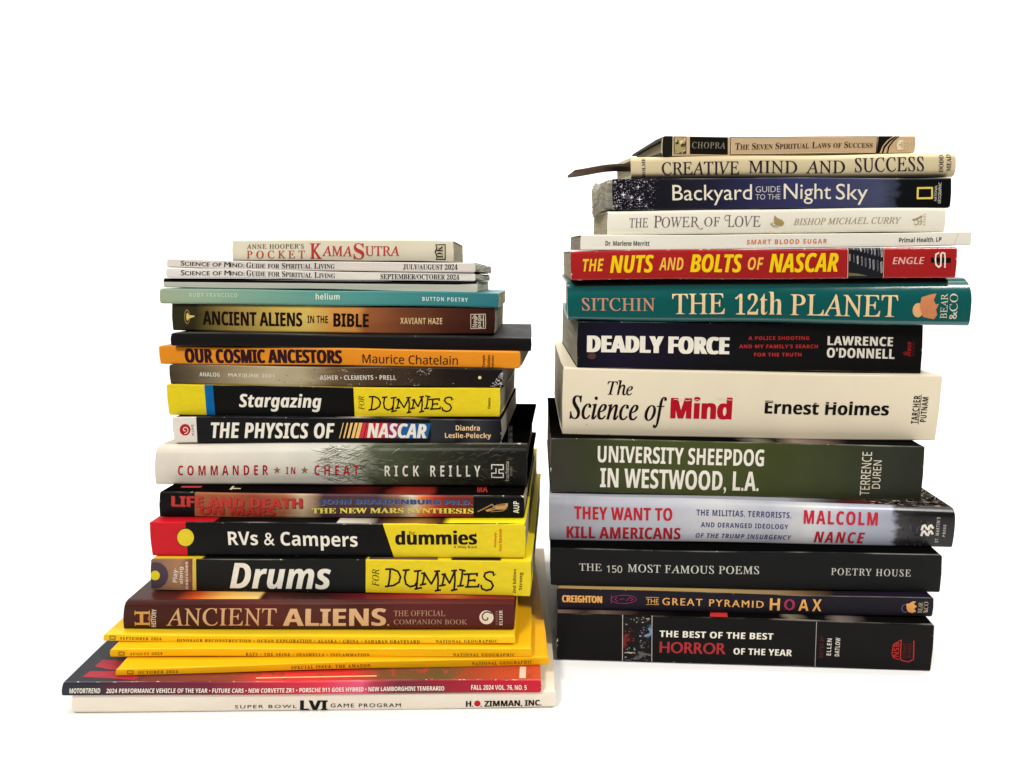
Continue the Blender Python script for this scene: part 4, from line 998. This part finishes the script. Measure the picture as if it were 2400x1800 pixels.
def starfield():
    rg = random.Random(21)
    out = []
    for i in range(230):
        x, y = 600 + abs(rg.gauss(0, 1)) * 190 if i % 2 else rg.uniform(602, 940), rg.uniform(535, 838)
        if x > 1050:
            continue
        r = rg.choice([1.6, 2.0, 2.4, 3.0, 4.2])
        out.append(DISC(rg.choice([(236, 230, 232), (190, 180, 206), (216, 190, 170), (150, 146, 180)]), 'I', x, y, r, layer=1, n=6))
    for x, y, r in ((712, 690, 34), (800, 715, 24), (880, 738, 32), (866, 612, 28), (688, 610, 20), (640, 806, 18), (950, 805, 14), (930, 560, 14), (620, 560, 20)):
        out.append(PG((236, 228, 224), 'I', [(x + (r if k % 2 == 0 else r * 0.2) * math.cos(math.pi * k / 4), y + (r if k % 2 == 0 else r * 0.2) * math.sin(math.pi * k / 4)) for k in range(8)], 2))
        out.append(DISC((244, 238, 234), 'I', x, y, r * 0.3, layer=3, n=10))
    return out
bac_sp = cover('night_sky_print', [(0, (24, 22, 30)), (.2, (36, 34, 44)), (.3, (38, 37, 58)), (.45, (50, 50, 86)), (.6, (58, 60, 98)), (.7, (66, 68, 98)), (.79, (72, 74, 100)), (.835, (54, 58, 72)), (.85, (24, 28, 30)), (1, (20, 23, 25))], distort=.035, dscale=20, dsv=.3, rough=.36, wear=.25, mottle=.10,
               specks=[((226, 220, 226), -150, 1, .11, .10, .28, .0, .13, 0, 1), ((206, 196, 220), -90, 1, .11, .06, .24, .0, .125, 0, 1), ((190, 170, 190), 12, 1, .12, .56, .72, .03, .11, .15, .9)])
SG = (228, 218, 192)
book('right', 'paperback_book', 'navy paperback with a star field and a yellow rectangle outline on its spine', 'book',
     [('I', 592, 528), ('J', 1908, 512), ('J', 1895, 812), ('I', 602, 850)], 0.125, bac_sp, solid('navy_cover_card', (40, 40, 62), wear=0), PAGE_WAVY, rt=.001, rb=.0012, puff=(0, .0065, .0022, .0035), rel=(.002,.001), slope=.055, items=
     [T('Backyard', 'sans', SG, 'I', 1222, 2047, 588, 796), TX('GUIDE', 'sans', (190, 184, 178), X('I', 2085), X('J', 130), 437, 451), TX('TO THE', 'sans', (190, 184, 178), X('I', 2085), X('J', 130), 455, 467.5), T('Night', 'sans', SG, 'J', 165, 655, 580, 786), T('Sky', 'sans', SG, 'J', 705, 1035, 576, 786),
      ST((226, 198, 92), 'J', [(1554, 612), (1702, 610), (1702, 712), (1552, 714)], 19, 2, True), T('NATIONAL', 'sans', (214, 208, 192), 'J', 1727, 1752, 584, 740, rot=True), T('GEOGRAPHIC', 'sans', (214, 208, 192), 'J', 1765, 1798, 556, 766, rot=True)] +
     starfield())

cre_sp = solid('buff_cloth_jacket', (210, 192, 150), wear=.1, rough=.45, mottle=.09)
CB = (56, 38, 56)
book('right', 'hardcover_book', 'buff hardcover with wide dark purple capitals, a brown bookmark sticking out of it', 'book',
     [('I', 790, 304), ('J', 1952, 252), ('J', 1944, 500), ('I', 795, 526)], 0.120, cre_sp, solid('buff_jacket_cover', (196, 180, 142), wear=0), PAGE_CREAM, hard=True, rt=.0034, rb=.004, bulge=.0008, rel=(.003,.002), slope=.065, items=
     [T('HOLME', 'serifb', (30, 28, 60), 'I', 905, 942, 312, 516, rot=True), T('CREATIVE', 'roman', CB, 'I', 1112, 1915, 352, 488, fat=.012), TX('MIND', 'roman', CB, X('I', 2015), X('J', 305), 376, 405.5, fat=.012), T('AND', 'roman', CB, 'J', 395, 800, 327, 460, fat=.012), T('SUCCESS', 'roman', CB, 'J', 905, 1618, 298, 446, fat=.014),
      T('DODD,', 'serifb', CB, 'J', 1774, 1828, 266, 452, rot=True), T('MEAD', 'serifb', CB, 'J', 1852, 1900, 272, 442, rot=True)])

cho_sp = solid('tan_gift_card', (200, 172, 132), wear=.05, rough=.38, mottle=.06)
BR = (58, 38, 26)
photo_art = cover('small_photo_print', [(0, (170, 150, 100)), (1, (170, 150, 100))], wear=0, specks=[((60, 52, 36), 40, 1, .1, .48, .56, 0, .2, 0, 1), ((214, 200, 150), 30, 1, .1, .56, .64, 0, .2, 0, 1)])
book('right', 'hardcover_book', 'small slim tan book with a black name panel, topmost of the taller stack', 'book',
     [('I', 1118, 84), ('J', 1535, 84), ('J', 1522, 268), ('I', 1110, 292)], 0.112, cho_sp, solid('dark_gift_cover', (46, 46, 36), wear=.0, rough=.55, spec=.05), PAGE_CREAM, hard=True, rt=.0008, rb=.0008, rel=(.002,.0095), slope=.02, items=
     [BAND((34, 34, 28), 'I', 1060, 1222, 1060, 1218), BAND((226, 200, 160), 'I', 1222, 1228, 1218, 1224, layer=2), RECT(BR, 'I', 1232, 90, 1362, 270, 1), RECT(photo_art, 'I', 1240, 96, 1354, 264, 2), RECT((30, 28, 20), 'I', 1398, 90, 1788, 268, 1), T('CHOPRA', 'roman', (140, 132, 112), 'I', 1420, 1762, 142, 208, sp=1.12, layer=3),
      TX('The Seven Spiritual Laws of Success', 'serifb', BR, X('I', 1865), X('J', 1078), 333, 348, small=.78),
      ST(BR, 'P', [(1711, 320.3), (2055, 320.3), (2052, 360.2), (1710, 361)], 1.4, 2, True), ST((230, 206, 166), 'P', [(1713, 322.3), (2053, 322.3), (2050, 358.4), (1712, 359)], .8, 2, True),
      PG((30, 26, 20), 'J', [(1142, 84), (1300, 82), (1230, 130), (1180, 190), (1150, 268), (1118, 268)], 2), PG((30, 26, 20), 'J', [(1318, 84), (1340, 84), (1268, 140), (1210, 205), (1190, 268), (1172, 268), (1192, 195), (1250, 130)], 2), PG((30, 26, 20), 'J', [(1348, 84), (1365, 84), (1300, 140), (1255, 200), (1240, 268), (1225, 268), (1240, 195), (1290, 130)], 2),
      PG((232, 214, 180), 'J', [(1328, 180), (1350, 130), (1400, 124), (1398, 230), (1338, 234)], 3), T('HAY', 'sansb', (226, 200, 160), 'J', 1402, 1456, 134, 228, rot=True, layer=3), ST((232, 206, 166), 'J', [(1466, 132), (1464, 226)], 5, 3), RECT((190, 156, 112), 'J', 1352, 170, 1372, 186, 4), RECT((190, 156, 112), 'J', 1378, 150, 1390, 212, 4)])

# ---------------------------------------------------------------- lettering on covers also needs outlines
for b in BOOKS:
    for c in b['cov']:
        if 'text' in c:
            c['idx'] = want(c['text'], c['style'], 1.0, 0.0)

GLYPHS = []
def upright(me):
    """straightens each slanted capital on its own foot"""
    vs_ = [[v.co.x, v.co.y] for v in me.vertices]
    fs = [list(p.vertices) for p in me.polygons]
    par = list(range(len(vs_)))
    def find(a):
        while par[a] != a:
            par[a] = par[par[a]]
            a = par[a]
        return a
    for f in fs:
        for i in f[1:]:
            par[find(i)] = find(f[0])
    isl = {}
    for i in range(len(vs_)):
        isl.setdefault(find(i), []).append(i)
    for ids in isl.values():
        h = max(vs_[i][1] for i in ids)
        if h < 0.5:
            continue
        top = [vs_[i][0] for i in ids if vs_[i][1] > h * 0.96]
        low = [vs_[i][0] for i in ids if vs_[i][1] < h * 0.05]
        w = max(vs_[i][0] for i in ids) - min(vs_[i][0] for i in ids)
        if not top or not low:
            continue
        if max(top) - min(top) < 0.25 * w and max(low) - min(low) > 0.6 * w:      # an A
            want_x = (max(low) + min(low)) / 2
            k = ((max(top) + min(top)) / 2 - want_x) / h - 0.26
            for i in ids:
                vs_[i][0] -= k * vs_[i][1]
    return [tuple(v) for v in vs_], fs
def make_outlines():
    objs = []
    for body, style, sp, off in TEXTS:
        c = D.curves.new('letters', 'FONT')
        c.body = body
        c.space_character = sp
        c.offset = off
        c.resolution_u = 3
        o = D.objects.new('letters', c)
        COL.objects.link(o)
        objs.append(o)
    bpy.context.view_layer.update()
    dg = bpy.context.evaluated_depsgraph_get()
    for o in objs:
        ev = o.evaluated_get(dg)
        me = ev.to_mesh()
        if style == 'roman':
            GLYPHS.append(upright(me))
            ev.to_mesh_clear()
            continue
        GLYPHS.append(([(v.co.x, v.co.y) for v in me.vertices], [list(p.vertices) for p in me.polygons]))
        ev.to_mesh_clear()
    for o in objs:
        c = o.data
        D.objects.remove(o)
        D.curves.remove(c)
make_outlines()

# ---------------------------------------------------------------- stacking and building
def tan_at(q, i0, i1, x):
    (xa, ya), (xb, yb) = q[i0], q[i1]
    return lerp(ya, yb, (x - xa) / (xb - xa))

def build_book(bk, below, seed):
    q = bk['q']
    TL, TR_, BR_, BL = q
    if bk['rel'] is not None:
        mean = (below['dl'] + below['dr']) / 2
        bk['dl'], bk['dr'] = mean + bk['rel'][0], mean + bk['rel'][1]
    if bk['dl'] is None:
        if below is None:
            bk['dl'] = CAM_H / droop(BL[1])
            bk['dr'] = CAM_H / droop(BR_[1])
        else:
            bq = below['q']
            xa = max(BL[0], bq[0][0]) + 25
            xb = min(BR_[0], bq[1][0]) - 25
            ds = []
            for x in (xa, xb):
                yt = tan_at(bq, 0, 1, x)
                yb = tan_at(q, 3, 2, x)
                dbel = lerp(below['dl'], below['dr'], (x - bq[0][0]) / (bq[1][0] - bq[0][0]))
                g = 1.0 if droop(yb) > 0.24 else 0.6
                ds.append(max(dbel - 0.002, min(dbel + 0.016, dbel * (1 + g * (droop(yt) / droop(yb) - 1)))))
            k = (ds[1] - ds[0]) / (xb - xa)
            bk['dl'] = ds[0] + k * (BL[0] - xa)
            bk['dr'] = ds[1] + k * (BR_[0] - xb)
            if bk['name'] != 'magazine':                 # books lie nearly square on each other
                mean, half = (bk['dl'] + bk['dr']) / 2, (bk['dr'] - bk['dl']) / 2
                half = max(-0.005, min(0.004, half))
                bk['dl'], bk['dr'] = mean - half, mean + half
    dl, dr = bk['dl'], bk['dr']
    pTL, pTR, pBL, pBR = at(*TL, dl), at(*TR_, dr), at(*BL, dl), at(*BR_, dr)
    if below is None:
        pBL.z = max(pBL.z, 0.0004) if bk['stack'] == 'left' else 0.0004
        pBR.z = pBL.z if bk['stack'] == 'left' else 0.0004
        pBL.z = pBR.z = 0.0004
        sb = 0.0
    else:
        B0 = below['body']
        for p in (pBL, pBR):
            u = (p.x - B0.c[2].x) / (B0.c[3].x - B0.c[2].x)
            d = max(0.0, p.y - lerp(B0.c[2].y, B0.c[3].y, u))
            z = lerp(B0.c[2].z, B0.c[3].z, u) + d * B0.st + 0.00025
            bk.setdefault('snap', []).append(round((p.z - z) * 1000, 2))
            p.z = z
        sb = B0.st
    B = Body(pBL, pBR, pTL, pTR, bk['w'], bk['rt'], bk['rb'], bk['bulge'], sb, sb if bk['slope'] is None else bk['slope'], bk['wob'], seed)
    bk['body'] = B
    hard = bk['hard']
    th = 0.0022 if hard else 0.0004
    origin = (pBL + pBR) / 2 + B.n * (B.w / 2)
    origin.z = min(pBL.z, pBR.z)
    root = D.objects.new(bk['name'], None)
    COL.objects.link(root)
    root.empty_display_size = 0.02
    root.location = origin
    root['label'] = bk['label']
    root['category'] = bk['category']
    root['group'] = 'books and magazines piled in the %s stack' % ('shorter' if bk['stack'] == 'left' else 'taller')
    # spine
    mb = MB()
    U = [i / NU for i in range(NU + 1)]
    V = [0.0] + B.breaks() + [1.0]
    m = bk['spine']
    mb.grid([[B.P(u, v, B.prof(v)) for u in U] for v in V], [[(u, v) for u in U] for v in V], m)
    tv = th / B.T
    inner = lambda v: (lerp(tv, 1 - tv, v), B.prof(v) + th)
    mb.grid([[B.P(u, *inner(v)) for u in U] for v in V], [[(u, v) for u in U] for v in V], m, flip=True)
    for u, fl in ((0.0, False), (1.0, True)):
        mb.grid([[B.P(u, v, B.prof(v)) for v in V], [B.P(u, *inner(v)) for v in V]], [[(u, v) for v in V]] * 2, m, False, fl)
    paint(B, q, bk['items'], mb)
    mb.build('spine', root, origin)
    # boards
    front = MB()
    block(front, B, (0, 1), (1 - tv, 1.0), (bk['rt'] + bk['bulge'], B.w), bk['top'])
    for k, c in enumerate(bk['cov']):
        mm = ink(c['rgb'])
        def on_cover(p):
            r = Vector(ray(*p))
            e = B.c[3] - B.c[2]
            nrm = e.cross(B.n + Vector((0, 0, B.st))).normalized()
            cam_p = Vector((0, 0, CAM_H))
            s = (B.c[2] - cam_p).dot(nrm) / r.dot(nrm)
            h = cam_p + r * s - B.c[2]
            d = h.dot(B.n)
            u = (h - B.n * d).dot(e) / e.length_squared
            return min(.999, max(.001, u)), min(B.w - .001, max(bk['rt'] + bk['bulge'] + .0003, d))
        if 'text' in c:
            t, x0, x1, y0, y1 = c['box'][0]
            gv, gf = outline(c['idx'])
            if c.get('rot'):
                gv = [(-b_, a_) for a_, b_ in gv]
            mnx, mxx, mny, mxy = min(a for a, _ in gv), max(a for a, _ in gv), min(b for _, b in gv), max(b for _, b in gv)
            pts = [on_cover(pt(t, lerp(x0, x1, (a - mnx) / (mxx - mnx)), lerp(y1, y0, (b - mny) / (mxy - mny)))) for a, b in gv]
            for f in gf:
                front.face([B.P(pts[i][0], 1.0, pts[i][1]) + Vector((0, 0, .00012)) for i in f], [pts[i] for i in f], mm)
        else:
            pts = [on_cover(p) for p in c['q']]
            P3 = [B.P(u, 1.0, d) + Vector((0, 0, .00008 + .00002 * k)) for u, d in pts]
            if (P3[1] - P3[0]).cross(P3[2] - P3[0]).z < 0:
                P3.reverse()
                pts.reverse()
            front.face(P3, pts, mm)
    front.build('front_cover', root, origin)
    back = MB()
    block(back, B, (0, 1), (0.0, tv), (bk['rb'] + bk['bulge'], B.w), bk['bottom'] or bk['top'])
    back.build('back_cover', root, origin)
    # leaves
    ins = (0.0030 if hard else 0.0004) / B.L
    dend = B.w - (0.003 if hard else 0.0005)
    pg = MB()
    e2 = 0.00015 / B.T
    sec = [(lerp(tv + e2, 1 - tv - e2, v), B.prof(v) + th + 0.0002) for v in V]
    nb = 10
    tail = [(lerp(1 - tv - e2, tv + e2, i / nb), dend - (0.003 * math.sin(math.pi * i / nb) if hard else 0)) for i in range(nb + 1)]
    loop = sec + tail
    us = (ins, 1 - ins)
    for u, fl in ((us[0], False), (us[1], True)):
        pts = [B.P(u, v, d) for v, d in loop]
        uvs = [(d / B.w, v) for v, d in loop]
        if not fl:
            pts, uvs = pts[::-1], uvs[::-1]
        pg.face(pts[::-1] if False else pts, uvs, bk['pages'])
    n = len(loop)
    for i in range(n):
        a, b_ = loop[i], loop[(i + 1) % n]
        pg.grid([[B.P(lerp(us[0], us[1], k / 6), *a) for k in range(7)], [B.P(lerp(us[0], us[1], k / 6), *b_) for k in range(7)]],
                [[(k / 6, a[0]) for k in range(7)], [(k / 6, b_[0]) for k in range(7)]], bk['pages'], False)
    if bk['puff']:                          # swollen, uneven leaves pushing out past the cover
        side, ext, wave, sag = bk['puff']
        rg = random.Random(seed * 13)
        nv, nd = 44, 14
        jag = [rg.uniform(0, 1) for _ in range(nv + 1)]
        d0 = B.prof(0.5) + th + 0.001
        def leafp(i, j, out):
            v, f = lerp(tv + e2, 1 - tv - e2, i / nv), j / nd
            d = lerp(d0, dend, f)
            g = math.sin(math.pi * min(1.0, 0.12 + f * 0.75)) ** 0.7
            corner = 1 - max(0.0, (i / nv - 0.72) / 0.28) ** 2 * 0.75
            x = (ext * g * corner + 0.0011 * jag[i] * f) / B.L * out
            p = B.P(-x if side == 0 else 1 + x, v, d)
            p.z += (wave * math.sin(f * 6.0 + 0.6 + i * 0.03) * min(1, f * 3) * (0.35 + 0.65 * i / nv) - sag * f * (1 - i / nv)) * out
            return p
        G = [[leafp(i, j, 1.0) for j in range(nd + 1)] for i in range(nv + 1)]
        UVg = [[(j / nd * 0.9, i / nv) for j in range(nd + 1)] for i in range(nv + 1)]
        pg.grid(G, UVg, bk['pages'], True, side == 0)
        back_ = [[leafp(i, j, -0.6) for j in range(nd + 1)] for i in (0, nv)]
        for k, i in enumerate((0, nv)):
            pg.grid([G[i], back_[k]], [UVg[i], UVg[i]], bk['pages'], True)
        for j in (0, nd):
            pg.grid([[G[i][j] for i in range(nv + 1)], [leafp(i, j, -0.6) for i in range(nv + 1)]], [[UVg[i][j] for i in range(nv + 1)]] * 2, bk['pages'], True)
    pg.build('page_block', root, origin)
    bk['root'] = root
    return root

prev = {'left': None, 'right': None}
for i, b in enumerate(BOOKS):
    build_book(b, prev[b['stack']], i + 1)
    prev[b['stack']] = b
    print('%-16s T=%.1fmm L=%.1fmm dl=%.4f dr=%.4f snap=%s z=%.3f' % (b['spine'].name, b['body'].T * 1000, b['body'].L * 1000, b['dl'], b['dr'], b.get('snap'), b['body'].c[2].z))

# ---------------------------------------------------------------- the bookmark
cb = [b for b in BOOKS if b['spine'].name.startswith('buff_cloth')][0]['body']
mbk = MB()
bm_mat = solid('brown_leather', (88, 68, 55), rough=.5, spec=.10, wear=0)
rows_t, rows_b = [], []
for i in range(15):
    s = i / 14
    u = 0.10 - (0.10 + 0.192) * s
    drop = 0.0 if u > -0.01 else -0.0034 * ((-u) / 0.192) ** 1.5 + 0.0006 * math.sin(-u * 28)
    dn, df = 0.010, 0.021
    if i == 14:
        dn -= 0.0
    for rows, dz in ((rows_t, 0.0008), (rows_b, -0.0008)):
        rows.append([cb.P(u + ((0.02, 0.01, 0.0)[k] if i == 14 else 0.0), 0.56, lerp(dn, df, k / 2)) + Vector((0, 0, dz + drop + (0.0013, 0.0, -0.0015)[k])) for k in range(3)])
uvr = [[(i / 14, k / 2) for k in range(3)] for i in range(15)]
mbk.grid(rows_t, uvr, bm_mat)
mbk.grid(rows_b, uvr, bm_mat, flip=True)
for k in (0, 2):
    mbk.grid([[r[k] for r in rows_t], [r[k] for r in rows_b]], [[(i / 14, 0) for i in range(15)]] * 2, bm_mat, False)
for i in (0, 14):
    mbk.grid([rows_t[i], rows_b[i]], [[(0, 0), (0, .5), (0, 1)]] * 2, bm_mat, False)
holder = D.objects.new('tmp', None)
org = rows_t[14][1].copy()
bo = mbk.build('bookmark', None, org)
bo.location = org
bo['label'] = 'narrow brown bookmark strip sticking out of the buff hardcover'
bo['category'] = 'bookmark'
D.objects.remove(holder)
